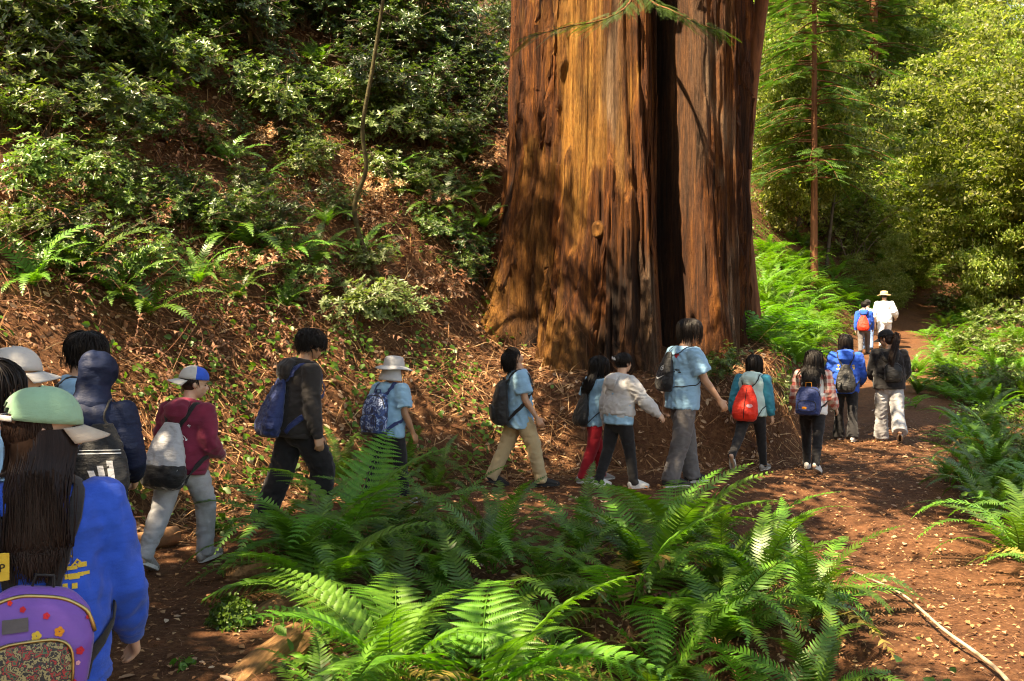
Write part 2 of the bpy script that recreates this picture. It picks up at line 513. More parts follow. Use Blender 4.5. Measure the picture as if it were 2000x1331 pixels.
def build_trunk():
    th = np.concatenate([np.radians(np.arange(-110, 100, 0.52)), np.radians(np.arange(100, 250, 2.5))])
    zs = np.concatenate([np.arange(-0.2, 7.2, 0.042), np.geomspace(7.2, 26, 26)])
    T, Z = np.meshgrid(th, zs)
    Tw = (T + np.pi) % (2 * np.pi) - np.pi
    P = trunk_pt(Tw, Z)
    taper = np.where(Z > 7, 1 - 0.03 * (Z - 7), 1.0)[..., None]
    c = np.array([TCX, TCY, 0]); P[..., :2] = (P[..., :2] - c[:2]) * taper + c[:2]
    _, rec = trunk_r(Tw, Z)
    n, k = len(zs), len(th)
    i = np.arange(n - 1)[:, None] * k; j = np.arange(k)[None]; j2 = (j + 1) % k
    F = np.stack([i + j, i + j2, i + k + j2, i + k + j], -1).reshape(-1, 4)
    me = np_mesh('trunk', P.reshape(-1, 3), F, True, BARK)
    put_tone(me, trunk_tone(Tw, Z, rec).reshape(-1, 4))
    under(redwood, obj('trunk', me))
    # loose vertical strips of bark, each one a piece of its own
    rs = np.random.default_rng(5)
    for s in range(130):
        t0 = math.radians(rs.uniform(-95, 90)); dg = math.degrees(t0)
        if 8 < dg < 24 or (22 < dg < 45 and rs.random() < .7): continue
        z0 = rs.uniform(0.9, 6.0); L = rs.uniform(0.35, 1.7)
        if -42 < dg < -2 and z0 + L > 3.0: continue
        wd = rs.uniform(0.018, 0.055); dep = rs.uniform(0.018, 0.05)
        zz = np.linspace(z0, z0 + L, 9); tt = t0 + 0.03 * np.sin(zz * rs.uniform(1, 3) + rs.uniform(0, 6)) + 0.012 * vnoise(zz * 4, s, 0, 6)
        wv = wd * np.sin(np.linspace(0.25, np.pi - 0.25, 9)) / 1.5
        rows = [trunk_pt(tt - wv, zz, -0.03), trunk_pt(tt - wv * .8, zz, dep), trunk_pt(tt + wv * .7, zz, dep * 0.9), trunk_pt(tt + wv, zz, -0.03)]
        V = np.stack(rows, 1).reshape(-1, 3)
        F = []
        for a in range(8):
            for b_ in range(3):
                p = a * 4 + b_; F.append((p, p + 1, p + 5, p + 4))
        F.append((0, 3, 2, 1)); F.append((32, 33, 34, 35))
        me = py_mesh('bark_strip', V, F, False, BARK)
        put_tone(me, np.repeat(trunk_tone(np.full(1, t0), np.full(1, z0 + L / 2), np.zeros(1)) * 0.7, len(V), 0))
        under(redwood, obj('bark_strip', me))
    # the round knot left of the middle
    kp = trunk_pt(np.array([R(-22)]), np.array([2.98]), 0.02)[0]
    V, F = [], []
    for ri, (rr, h) in enumerate(((0.11, -0.04), (0.085, 0.004), (0.06, 0.008), (0.03, 0.0), (0.0001, -0.004))):
        for a in range(14):
            an = 2 * math.pi * a / 14
            V.append((rr * math.cos(an), -h, rr * 1.15 * math.sin(an)))
    for ri in range(4):
        for a in range(14):
            p, q = ri * 14 + a, ri * 14 + (a + 1) % 14
            F.append((p, q, q + 14, p + 14))
    me = py_mesh('knot', V, F, True, BARK); put_tone(me, np.tile(np.array([[0.5, 0.1, 0, 1]]), (len(V), 1)))
    under(redwood, obj('knot', me, loc=tuple(kp), rot=(0, 0, R(-22))))
build_trunk()
# ------------------------------------------------------------------ people
from mathutils.bvhtree import BVHTree

def ell_tube(path, rx, ry, xd, n=18, round_ends=(True, True)):
    """closed tube with elliptic rings: rx along xd, ry across; verts, quads+tris list"""
    P = [Vector(p) for p in path]; k = len(P)
    rx = [rx] * k if not hasattr(rx, '__len__') else list(rx)
    ry = [ry] * k if not hasattr(ry, '__len__') else list(ry)
    xs = [Vector(xd)] * k if not isinstance(xd, list) else [Vector(x) for x in xd]
    T = []
    for i in range(k):
        t = P[min(i + 1, k - 1)] - P[max(i - 1, 0)]
        T.append(t.normalized())
    ctr, RX, RY, TT, XX = [], [], [], [], []
    def add(c, a, b, t, x): ctr.append(c); RX.append(a); RY.append(b); TT.append(t); XX.append(x)
    if round_ends[0]:
        r = min(rx[0], ry[0])
        for f in (0.86, 0.5): add(P[0] - T[0] * r * f * 0.8, rx[0] * math.sqrt(1 - f * f), ry[0] * math.sqrt(1 - f * f), T[0], xs[0])
    for i in range(k): add(P[i], rx[i], ry[i], T[i], xs[i])
    if round_ends[1]:
        r = min(rx[-1], ry[-1])
        for f in (0.5, 0.86): add(P[-1] + T[-1] * r * f * 0.8, rx[-1] * math.sqrt(1 - f * f), ry[-1] * math.sqrt(1 - f * f), T[-1], xs[-1])
    V, F = [], []
    for c, a, b, t, x in zip(ctr, RX, RY, TT, XX):
        x = (x - t * x.dot(t)); x = x.normalized() if x.length > 1e-5 else t.orthogonal().normalized()
        y = t.cross(x)
        for j in range(n):
            an = 2 * math.pi * j / n
            V.append(c + x * (a * math.cos(an)) + y * (b * math.sin(an)))
    m = len(ctr)
    for i in range(m - 1):
        for j in range(n):
            p, q = i * n + j, i * n + (j + 1) % n
            F.append((p, q, q + n, p + n))
    F.append(tuple(range(n - 1, -1, -1))); F.append(tuple((m - 1) * n + j for j in range(n)))
    return [tuple(v) for v in V], F

def ell_ball(c, r, rot=None, n=14, m=9):
    V, F = [], []
    c = Vector(c)
    for i in range(m + 1):
        la = math.pi * i / m - math.pi / 2
        for j in range(n):
            lo = 2 * math.pi * j / n
            v = Vector((r[0] * math.cos(la) * math.cos(lo), r[1] * math.cos(la) * math.sin(lo), r[2] * math.sin(la)))
            if rot is not None: v = rot @ v
            V.append(tuple(c + v))
    for i in range(m):
        for j in range(n):
            p, q = i * n + j, i * n + (j + 1) % n
            F.append((p, q, q + n, p + n))
    return V, F

def join_vf(parts):
    V, F = [], []
    for v, f in parts:
        o = len(V); V += list(v); F += [tuple(i + o for i in q) for q in f]
    return V, F

def remesh(parts, voxel, smooth=4, factor=0.5, deci=None):
    """one continuous skin around overlapping volumes; numpy verts and polygon list"""
    V, F = join_vf(parts)
    me = bpy.data.meshes.new('tmp'); me.from_pydata(V, [], F); me.update()
    o = bpy.data.objects.new('tmp', me); COL.objects.link(o)
    m = o.modifiers.new('r', 'REMESH'); m.mode = 'VOXEL'; m.voxel_size = voxel
    if smooth:
        s = o.modifiers.new('s', 'SMOOTH'); s.factor = factor; s.iterations = smooth
    if deci:
        d = o.modifiers.new('d', 'DECIMATE'); d.ratio = deci
    dg = bpy.context.evaluated_depsgraph_get()
    res = bpy.data.meshes.new_from_object(o.evaluated_get(dg))
    bpy.data.objects.remove(o); bpy.data.meshes.remove(me)
    return res

def finish(me, name, mat, wr=0.0, freq=9.0, seed=0, parent=None, stretch=(1, 1, 1), smooth=True):
    me.name = name
    n = len(me.vertices)
    if wr and n:
        co = np.empty(n * 3); me.vertices.foreach_get('co', co); co = co.reshape(-1, 3)
        no = np.empty(n * 3); me.vertex_normals.foreach_get('vector', no) if hasattr(me, 'vertex_normals') else me.vertices.foreach_get('normal', no)
        no = no.reshape(-1, 3)
        q = co * freq * np.array(stretch)
        w = vnoise(q[:, 0] * 0.5, q[:, 1] * 0.5, q[:, 2] * 0.5, seed + 9)
        a = 1 - 2 * np.abs(vnoise(q[:, 0] + w * 1.4, q[:, 1] + w, q[:, 2] * 1.3 + w * 1.7, seed))
        b = vnoise(q[:, 0] * 2.3 + w, q[:, 1] * 2.3, q[:, 2] * 3 + w, seed + 3)
        co += no * (wr * (0.75 * a + 0.4 * b))[:, None]
        me.vertices.foreach_set('co', co.ravel()); me.update()
    if smooth: me.polygons.foreach_set('use_smooth', np.ones(len(me.polygons), bool))
    me.materials.clear(); me.materials.append(mat)
    return obj(name, me, parent)

def multi_tube(P, rad, sides=3):
    """many tapered strands at once: P (n,k,3), rad (n,k)"""
    n, k, _ = P.shape
    T = np.gradient(P, axis=1); T /= np.maximum(np.linalg.norm(T, axis=2, keepdims=True), 1e-9)
    X = np.cross(T, np.array([0.37, 0.55, 0.75])); X /= np.maximum(np.linalg.norm(X, axis=2, keepdims=True), 1e-9)
    Y = np.cross(T, X)
    a = np.linspace(0, 2 * np.pi, sides, endpoint=False)
    V = P[:, :, None] + rad[:, :, None, None] * (np.cos(a)[:, None] * X[:, :, None] + np.sin(a)[:, None] * Y[:, :, None])
    V = V.reshape(-1, 3)
    i, j, s = np.meshgrid(np.arange(n), np.arange(k - 1), np.arange(sides), indexing='ij')
    p = (i * k + j) * sides + s; q = (i * k + j) * sides + (s + 1) % sides
    F = np.stack([p, q, q + sides, p + sides], -1).reshape(-1, 4)
    return V, F

def skin_mat(name, c):
    m, nt, b, out = new_mat(name)
    n = noise_tex(nt, 14, 4)
    nt.links.new(ramp(nt, [(0.3, [x * .88 for x in c]), (0.7, [x * 1.08 for x in c])], n), b.inputs['Base Color'])
    b.inputs['Roughness'].default_value = 0.5; b.inputs['Subsurface Weight'].default_value = 0.12
    b.inputs['Subsurface Radius'].default_value = (0.012, 0.005, 0.003)
    return m
SKIN = [skin_mat('skin_tan', (0.48, 0.26, 0.16)), skin_mat('skin_light', (0.58, 0.35, 0.24)), skin_mat('skin_brown', (0.36, 0.18, 0.10))]
def hair_mat(name, c):
    m, nt, b, out = new_mat(name)
    g = nt.nodes.new('ShaderNodeNewGeometry')
    nt.links.new(ramp(nt, [(0, [x * .6 for x in c]), (1, [x * 1.5 for x in c])], g.outputs['Random Per Island']), b.inputs['Base Color'])
    b.inputs['Roughness'].default_value = 0.42; b.inputs['Specular IOR Level'].default_value = 0.22
    return m
HAIR = hair_mat('black_hair', (0.012, 0.009, 0.008))
HAIRB = hair_mat('dark_brown_hair', (0.022, 0.012, 0.009))
M_EYE = plain_mat('eye_dark', (0.015, 0.01, 0.008), 0.2)
C = cloth_mat
CL = dict(
    blue=C('royal_blue_fleece', (0.009, 0.085, 0.50)), tee=C('light_blue_cotton', (0.23, 0.43, 0.60), 0.9, 0.08), navy=C('navy_nylon', (0.006, 0.013, 0.042), 0.6, bump=0.3, sheen=0.0),
    black=C('black_cotton', (0.012, 0.011, 0.012)), char=C('charcoal_fleece', (0.028, 0.024, 0.023)), maroon=C('maroon_fleece', (0.19, 0.018, 0.045)),
    grey=C('grey_sweat_cloth', (0.33, 0.33, 0.345)), dgrey=C('dark_grey_cloth', (0.11, 0.10, 0.10)), khaki=C('khaki_twill', (0.44, 0.33, 0.19), 0.9, 0.08),
    red=C('red_sweat_cloth', (0.34, 0.012, 0.022)), lgrey=C('pale_grey_fleece', (0.47, 0.465, 0.465), 0.9, 0.07), teal=C('teal_nylon', (0.008, 0.20, 0.29), 0.5),
    mint=C('pale_mint_nylon', (0.42, 0.58, 0.55), 0.6, 0.06), beige=C('beige_cloth', (0.42, 0.35, 0.27)), white=C('white_cloth', (0.75, 0.74, 0.72), 0.9, .05),
    bagblack=C('black_nylon', (0.013, 0.013, 0.014), 0.45, bump=0.4), bagblue=C('dark_blue_nylon', (0.018, 0.035, 0.13), 0.55, bump=0.5), bagred=C('red_nylon', (0.72, 0.028, 0.012), 0.5, bump=0.4),
    baggrey=C('silver_grey_nylon', (0.42, 0.42, 0.44), 0.5, 0.06, bump=0.5), purple=C('lilac_leatherette', (0.17, 0.075, 0.36), 0.38, 0.06, bump=0.1), green=C('mint_green_twill', (0.26, 0.47, 0.31), 0.85, 0.07),
    capgrey=C('light_grey_twill', (0.52, 0.50, 0.47), 0.85, .06), hatgrey=C('grey_hat_cloth', (0.44, 0.44, 0.45), 0.85, .06), orange=C('orange_webbing', (0.62, 0.22, 0.02)), jean=C('blue_denim', (0.12, 0.2, 0.36)), strap=C('black_webbing', (0.015, 0.014, 0.014), .7),
    gold=C('yellow_print', (0.62, 0.42, 0.05), .8, .08), whitep=C('white_print', (0.72, 0.72, 0.72), .7, .04), redp=C('red_print', (0.55, 0.02, 0.03), .7), pinkp=C('pink_print', (0.75, 0.35, 0.38), .6), straw=C('straw', (0.62, 0.45, 0.22)), bluep=C('bright_blue_twill', (0.015, 0.10, 0.58)),
    sole=plain_mat('white_rubber', (0.62, 0.60, 0.56), .6), dsole=plain_mat('dark_rubber', (0.02, 0.02, 0.02), .6), shoegrey=plain_mat('grey_suede', (0.27, 0.25, 0.23), .8), shoewhite=plain_mat('white_leather', (0.66, 0.64, 0.6), .5), shoeblack=plain_mat('black_suede', (0.015, 0.014, 0.014), .75), metal=plain_mat('brass_zip', (0.45, 0.34, 0.14), .35, .5, 1.0))

def plaid_mat():
    m, nt, b, out = new_mat('red_white_plaid')
    tc = nt.nodes.new('ShaderNodeTexCoord'); sp = nt.nodes.new('ShaderNodeSeparateXYZ'); nt.links.new(tc.outputs['Object'], sp.inputs[0])
    def band(s, f, ph):
        return math_n(nt, 'GREATER_THAN', math_n(nt, 'SINE', math_n(nt, 'ADD', math_n(nt, 'MULTIPLY', s, f), ph)), 0.1)
    h = band(sp.outputs[2], 75.0, 0.3)
    v = band(math_n(nt, 'ADD', sp.outputs[0], math_n(nt, 'MULTIPLY', sp.outputs[1], 0.8)), 75.0, 1.0)
    c = mixc(nt, mixc(nt, (0.62, 0.52, 0.46), (0.60, 0.30, 0.25), h), mixc(nt, (0.60, 0.33, 0.28), (0.46, 0.11, 0.09), h), v)
    nt.links.new(c, b.inputs['Base Color']); b.inputs['Roughness'].default_value = 0.9
    add_bump(nt, b, noise_tex(nt, 20, 3), 0.25, 0.03)
    return m
CL['plaid'] = plaid_mat()
def patch_mat(name, stops, scale, rough=0.6, feature='noise'):
    m, nt, b, out = new_mat(name)
    if feature == 'noise': f = noise_tex(nt, scale, 3, rough=0.6)
    else:
        tc = nt.nodes.new('ShaderNodeTexCoord'); vz = nt.nodes.new('ShaderNodeTexVoronoi'); vz.inputs['Scale'].default_value = scale
        nt.links.new(tc.outputs['Object'], vz.inputs['Vector'])
        f = math_n(nt, 'FRACT', math_n(nt, 'MULTIPLY', vz.outputs['Color'], 1.0))
    nt.links.new(ramp(nt, stops, f, 'CONSTANT'), b.inputs['Base Color']); b.inputs['Roughness'].default_value = rough
    return m
CL['camo'] = patch_mat('blue_camouflage_nylon', [(0, (0.012, 0.02, 0.06)), (0.44, (0.02, 0.06, 0.2)), (0.53, (0.32, 0.42, 0.6)), (0.58, (0.02, 0.04, 0.13)), (0.66, (0.25, 0.33, 0.5))], 17)
CL['pocketprint'] = patch_mat('dark_patchwork_print', [(0, (0.02, 0.02, 0.02)), (0.42, (0.35, 0.3, 0.13)), (0.48, (0.03, 0.03, 0.03)), (0.54, (0.42, 0.03, 0.03)), (0.58, (0.05, 0.14, 0.07)), (0.63, (0.02, 0.02, 0.02))], 42)

# torso outline, heights above the hip in body heights: half width, half depth
TZ = np.array([-0.06, -0.01, 0.05, 0.10, 0.16, 0.22, 0.262, 0.285, 0.302])
TW = np.array([0.098, 0.100, 0.090, 0.086, 0.096, 0.108, 0.100, 0.070, 0.040])
TD = np.array([0.066, 0.070, 0.062, 0.058, 0.064, 0.070, 0.060, 0.048, 0.040])

class Fig: pass
def rotx(a): return Matrix.Rotation(a, 3, 'X')

def text_vf(s, size, ext=0.0):
    cu = bpy.data.curves.new('t', 'FONT'); cu.body = s; cu.size = size; cu.align_x = 'CENTER'; cu.extrude = ext; cu.resolution_u = 3
    cu.offset = size * 0.012
    o = bpy.data.objects.new('t', cu); COL.objects.link(o)
    dg = bpy.context.evaluated_depsgraph_get()
    me = bpy.data.meshes.new_from_object(o.evaluated_get(dg))
    V = [tuple(v.co) for v in me.vertices]; F = [tuple(p.vertices) for p in me.polygons]
    bpy.data.objects.remove(o); bpy.data.curves.remove(cu); bpy.data.meshes.remove(me)
    return V, F

def arc_text(s, radius, size, spread):
    parts = []
    n = len(s)
    for i, ch in enumerate(s):
        if ch == ' ': continue
        a = (i - (n - 1) / 2) * spread
        V, F = text_vf(ch, size)
        c, sn = math.cos(-a), math.sin(-a)
        parts.append(([(c * x - sn * y + radius * math.sin(a), sn * x + c * y + radius * math.cos(a) - radius, 0) for x, y, z in V], F))
    return join_vf(parts)

def disc_vf(w, h, n=20):
    return [(w * math.cos(2 * math.pi * i / n), h * math.sin(2 * math.pi * i / n), 0) for i in range(n)], [tuple(range(n))]

def rect_vf(w, h, nx=6, ny=4, rnd=0):
    V = [(-w / 2 + w * i / nx, -h / 2 + h * j / ny, 0) for j in range(ny + 1) for i in range(nx + 1)]
    F = [(j * (nx + 1) + i, j * (nx + 1) + i + 1, (j + 1) * (nx + 1) + i + 1, (j + 1) * (nx + 1) + i) for j in range(ny) for i in range(nx)]
    return V, F

def poly_vf(pts):
    return [(x, y, 0) for x, y in pts], [tuple(range(len(pts)))]

def bvh_of(o):
    me = o.data
    return BVHTree.FromPolygons([v.co.copy() for v in me.vertices], [tuple(p.vertices) for p in me.polygons])

def print_on(name, vf, tree, org, ux, uz, mat, parent, off=0.004, back=0.6):
    """lay a flat mark (x,y) on a surface: org is its centre in body space, ux/uz its axes, pressed on along ux x uz"""
    V, F = vf
    ux, uz = Vector(ux).normalized(), Vector(uz).normalized(); nrm = ux.cross(uz)
    org = Vector(org); out = []
    # finer faces so that the mark follows the cloth
    for x, y, z in V:
        p = org + ux * x + uz * y
        h = tree.ray_cast(p + nrm * back, -nrm, 2 * back)
        out.append((h[0] + nrm * off) if h[0] is not None else p)
    me = py_mesh(name, out, F, False, mat)
    return obj(name, me, parent)

def person(label, x, y, H, heading, skin=1, legs=((22, 6), (-20, 22)), arms=((-12, 8, 15), (14, 8, 20)), lean=4, twist=0, head=(0, 0, 0), bulk=1.0, name='person',
           top=None, under_top=None, bottom=None, shoes=('shoeblack', 'dsole'), hair=None, hat=None, hood=None, detail=0.012, headk=1.0, footdown=(0, 0), group=None, hairmat=None, z=None):
    f = Fig(); f.H = H
    zg = hz(x, y) if z is None else z
    root = empty(name, (x, y, zg), -R(heading), label, 'person', group)
    f.root = root
    seed = int(abs(x * 131 + y * 517)) % 997
    rs = np.random.default_rng(seed)
    # ---- skeleton
    hipz = 0.535 * H
    def leg(s, a, k, fd):
        a, k = R(a), R(k)
        hip = Vector((s * 0.054 * H, 0, 0))
        knee = hip + 0.245 * H * Vector((s * 0.02, math.sin(a), -math.cos(a)))
        ank = knee + 0.245 * H * Vector((0, math.sin(a - k), -math.cos(a - k)))
        pitch = R(fd)
        fd_ = Vector((s * 0.12, math.cos(pitch), -math.sin(pitch))).normalized()
        heel = ank - fd_ * 0.035 * H + Vector((0, 0, -0.04 * H)); toe = ank + fd_ * 0.11 * H + Vector((0, 0, -0.04 * H))
        return hip, knee, ank, heel, toe, fd_
    # order: left, right
    L = [leg(-1, *legs[0], footdown[0]), leg(1, *legs[1], footdown[1])]
    low = min(min(l[3].z, l[4].z) for l in L)
    hipz = -low
    up = Vector((0, 0, hipz))
    L = [tuple([p + up for p in l[:5]] + [l[5]]) for l in L]
    Mt = Matrix.Rotation(-R(twist), 3, 'Z') @ rotx(-R(lean))
    def TS(p): return up + Mt @ Vector(p)
    f.TS, f.Mt, f.up = TS, Mt, up
    A = []
    for s, (a, ab, e) in zip((-1, 1), arms):
        sh = TS((s * 0.103 * H * bulk ** .5, 0, 0.262 * H))
        d1 = Mt @ Vector((s * math.sin(R(ab)), math.cos(R(ab)) * math.sin(R(a)), -math.cos(R(ab)) * math.cos(R(a))))
        el = sh + d1 * 0.165 * H
        inn = 0.35 if e > 40 else 0.1
        d2 = Mt @ Vector((s * (math.sin(R(ab)) - inn * math.sin(R(e))), math.cos(R(ab)) * math.sin(R(a + e)), -math.cos(R(ab)) * math.cos(R(a + e)))); d2.normalize()
        wr = el + d2 * 0.148 * H
        A.append((sh, el, wr, d1, d2))
    f.A, f.L = A, L
    nb = TS((0, 0, 0.29 * H)); hh = 0.137 * H * headk
    Mh = Matrix.Rotation(-R(heading * 0 + head[0] + twist), 3, 'Z') @ rotx(R(head[1])) @ Matrix.Rotation(R(head[2]), 3, 'Y')
    hc = nb + Mt @ Vector((0, 0.012 * H, 0.035 * H)) + Mh @ Vector((0, 0.10 * hh, 0.52 * hh))
    def HS(p): return hc + Mh @ (Vector(p) * hh)
    f.HS, f.hc, f.Mh, f.hh = HS, hc, Mh, hh
    X = Mt @ Vector((1, 0, 0))
    # ---- body, one surface
    P = []
    P.append(ell_tube([TS((0, 0, z_ * H)) for z_ in TZ[1:]], TW[1:] * H * 0.84 * bulk, TD[1:] * H * 0.84 * bulk, X, 18, (False, True)))
    P.append(ell_tube([nb - (Mt @ Vector((0, 0, .03 * H))), nb + Mt @ Vector((0, .008 * H, .02 * H)), HS((0, -.10, -.25))], [0.038 * H, .034 * H, .033 * H], [0.038 * H, .034 * H, .034 * H], X, 14))
    def ball(c, r): P.append(ell_ball(HS(c), Vector(r) * hh, Mh, 18, 12))
    ball((0, -.04, .12), (.345, .435, .38)); ball((0, .08, -.16), (.275, .31, .33)); ball((0, .235, -.40), (.12, .10, .10)); ball((0, .06, -.32), (.22, .24, .16))
    ball((0, .335, .075), (.20, .07, .05)); ball((0, .375, -.275), (.10, .045, .035)); ball((0, .365, -.325), (.085, .045, .03))
    ball((-.16, .25, -.10), (.1, .1, .09)); ball((.16, .25, -.10), (.1, .1, .09))
    P.append(ell_tube([HS((0, .36, .04)), HS((0, .43, -.06)), HS((0, .475, -.135))], [.035 * hh, .045 * hh, .06 * hh], [.035 * hh, .045 * hh, .05 * hh], Mh @ Vector((1, 0, 0)), 10))
    ball((-.05, .42, -.15), (.04, .05, .035)); ball((.05, .42, -.15), (.04, .05, .035))
    for s in (-1, 1): P.append(ell_ball(HS((s * .355, -.03, -.03)), Vector((.04, .085, .15)) * hh, Mh @ Matrix.Rotation(s * 0.25, 3, 'Z'), 12, 8))
    for s, (sh, el, wr, d1, d2), l in zip((-1, 1), A, L):
        P.append(ell_tube([sh, sh + d1 * .06 * H, el, el + d2 * .04 * H, wr], [.036 * H, .031 * H, .0245 * H, .025 * H, .0165 * H], [.036 * H, .031 * H, .0245 * H, .024 * H, .0145 * H], X, 14))
        # hand: palm, four fingers, thumb
        side = (Mt @ Vector((0, 1, 0))); side = (side - d2 * side.dot(d2)).normalized()            # towards the thumb
        inw = d2.cross(side).normalized()
        if inw.dot(Mt @ Vector((-s, 0, 0))) < 0: inw = -inw
        pl = 0.050 * H
        palm = wr + d2 * pl
        P.append(ell_tube([wr - d2 * .005 * H, wr + d2 * .02 * H, palm], [.017 * H, .024 * H, .025 * H], [.012 * H, .0125 * H, .010 * H], side, 12))
        for q, (ox, fl) in enumerate(((.0185, .042), (.0065, .048), (-.0065, .044), (-.0185, .034))):
            b = palm + side * ox * H - d2 * .006 * H
            c1, c2 = R(18 + 6 * q), R(48 + 8 * q)
            fan = side * ox * 6
            p1 = b + (d2 * math.cos(c1) + inw * math.sin(c1) + fan * .5).normalized() * fl * .5 * H
            p2 = p1 + (d2 * math.cos(c2) + inw * math.sin(c2)).normalized() * fl * .5 * H
            P.append(ell_tube([b, p1, p2], [.0058 * H, .0055 * H, .0045 * H], [.0058 * H, .0055 * H, .0045 * H], side, 8))
        b = wr + d2 * .014 * H + side * .016 * H
        p1 = b + (d2 * .7 + side * .75 + inw * .25).normalized() * .026 * H; p2 = p1 + (d2 * .95 + side * .2 + inw * .35).normalized() * .022 * H
        P.append(ell_tube([b, p1, p2], [.008 * H, .0066 * H, .005 * H], [.008 * H, .0066 * H, .005 * H], inw, 8))
        hip, knee, ank, heel, toe, fdv = l
        P.append(ell_tube([hip + Vector((0, 0, .02 * H)), hip.lerp(knee, .5), knee, knee.lerp(ank, .3), ank], [.05 * H, .043 * H, .032 * H, .032 * H, .020 * H], [.052 * H, .044 * H, .032 * H, .033 * H, .020 * H], X, 12))
        P.append(ell_tube([heel + Vector((0, 0, .022 * H)), toe + Vector((0, 0, .018 * H))], [.02 * H, .022 * H], [.018 * H, .014 * H], Vector((1, 0, 0)), 10))
    body = finish(remesh(P, detail, 3, 0.45, 0.5 if detail > 0.01 else 0.27), 'body', SKIN[skin], parent=root)
    f.body = body
    for s in (-1, 1):
        V, F = ell_ball(HS((s * .15, .335, -.005)), Vector((.062, .03, .026)) * hh, Mh, 10, 6)
        obj('eye', py_mesh('eye', V, F, True, M_EYE), body)
        V, F = ell_ball(HS((s * .16, .36, .085)), Vector((.085, .03, .016)) * hh, Mh, 10, 6)
        obj('eyebrow', py_mesh('eyebrow', V, F, True, HAIR), body)
    # ---- trousers
    if bottom:
        bm, lo = bottom[0], bottom[1]; cuff = bottom[2] if len(bottom) > 2 else 1.0
        Q = [ell_tube([TS((0, 0, 0.065 * H)), TS((0, 0, .02 * H)), up + Vector((0, 0, -.03 * H)), up + Vector((0, 0, -.062 * H))], [.088 * H * bulk + .006, .097 * H * bulk + .006, .099 * H * bulk + .008, .088 * H * bulk], [.062 * H * bulk + .006, .070 * H * bulk + .007, .070 * H * bulk + .010, .058 * H * bulk + .01], X, 18)]
        for s, l in zip((-1, 1), L):
            hip, knee, ank, heel, toe, fdv = l
            e = ank + (ank - knee).normalized() * 0.012 * H
            r = [.056, .052, .041, .038, .034 * cuff, .035 * cuff]
            r = [q * H * (min(1.0, 0.85 + 0.12 * lo) if i == 0 else (1 + (lo ** .8 - 1) * .55 if i == 1 else lo ** .8)) for i, q in enumerate(r)]
            Q.append(ell_tube([hip + Vector((0, 0, .01 * H)), hip.lerp(knee, .5), knee, knee.lerp(ank, .35), knee.lerp(ank, .8), e], r, [q * 1.06 for q in r], X, 14, (True, False)))
        f.bottom = finish(remesh(Q, 0.013, 3), 'trousers', CL[bm], 0.0065 * min(lo, 1.5), 13, seed + 1, root, (1, 1, 1.2))
    # ---- shoes
    for s, l in zip((-1, 1), L):
        hip, knee, ank, heel, toe, fdv = l
        sd = Vector((fdv.y, -fdv.x, 0)).normalized(); upv = sd.cross(fdv)
        h0 = heel + upv * 0.016 * H; L_ = (toe - heel).length + .01 * H
        pts = [h0 + fdv * t * L_ + upv * u * H for t, u in ((0.0, .012), (.18, .016), (.38, .017), (.6, .010), (.82, .003), (1.0, -.001))]
        rx = [.021, .0235, .0235, .0265, .0275, .018]; ry = [.026, .034, .036, .029, .021, .014]
        S = [ell_tube(pts, [q * H for q in rx], [q * H for q in ry], sd, 14), ell_tube([ank + upv * .012 * H, ank - upv * .01 * H], [.024 * H] * 2, [.026 * H] * 2, sd, 12)]
        sho = finish(remesh(S, 0.008, 2), 'shoe', CL[shoes[0]], 0, parent=root)
        so = []
        n = 18
        for lay_, hgt_ in enumerate((0.0, 0.017)):
            for i in range(n):
                a = 2 * math.pi * i / n; c_, s_ = math.cos(a), math.sin(a)
                w = (0.026 + 0.004 * s_) * H
                so.append(heel + fdv * (L_ * .5 + s_ * L_ * .575) + sd * w * c_ * (1.05 if lay_ else 1) + upv * (hgt_ * H + (.004 * H if abs(s_) > .9 else 0)))
        F = [(i, (i + 1) % n, n + (i + 1) % n, n + i) for i in range(n)] + [tuple(range(n - 1, -1, -1)), tuple(range(n, 2 * n))]
        obj('sole', py_mesh('sole', so, F, False, CL[shoes[1]]), sho)
    # ---- upper clothes
    def top_garment(nm, mat, hem, loose, sleeve, seed_, slv_mat=None, wr=0.0105):
        t = np.concatenate([[hem], TZ[TZ > hem + .02]])
        w = np.interp(t, TZ, TW); d = np.interp(t, TZ, TD)
        w[t < .16] = np.maximum(w[t < .16], .104); d[t < .16] = np.maximum(d[t < .16], .077)
        Q = [ell_tube([TS((0, 0, q * H)) for q in t], w * H * bulk + loose, d * H * bulk + loose, X, 20, (False, False))]
        W = []
        for s, (sh, el, wr_, d1, d2) in zip((-1, 1), A):
            if sleeve == 'none': continue
            if sleeve == 'long':
                S_ = ell_tube([sh - d1 * .0, sh + d1 * .06 * H, el - d1 * .02 * H, el + d2 * .015 * H, el + d2 * .09 * H, wr_ - d2 * .006 * H], [.045 * H + loose * .4, .040 * H + loose * .7, .034 * H + loose * .8, .034 * H + loose * .8, .029 * H + loose * .7, .022 * H + loose * .3], [.045 * H + loose * .4, .040 * H + loose * .7, .034 * H + loose * .8, .034 * H + loose * .8, .029 * H + loose * .7, .022 * H + loose * .3], X, 14, (True, False))
            else:
                S_ = ell_tube([sh, sh + d1 * .05 * H, sh + d1 * .125 * H], [.044 * H + loose * .4, .042 * H + loose * .8, .042 * H + loose * 1.0], [.044 * H + loose * .4, .044 * H + loose * .8, .046 * H + loose * 1.0], X, 14, (True, False))
            (W if slv_mat else Q).append(S_)
        g = finish(remesh(Q, 0.0125, 3), nm, CL[mat], wr, 13, seed_, root)
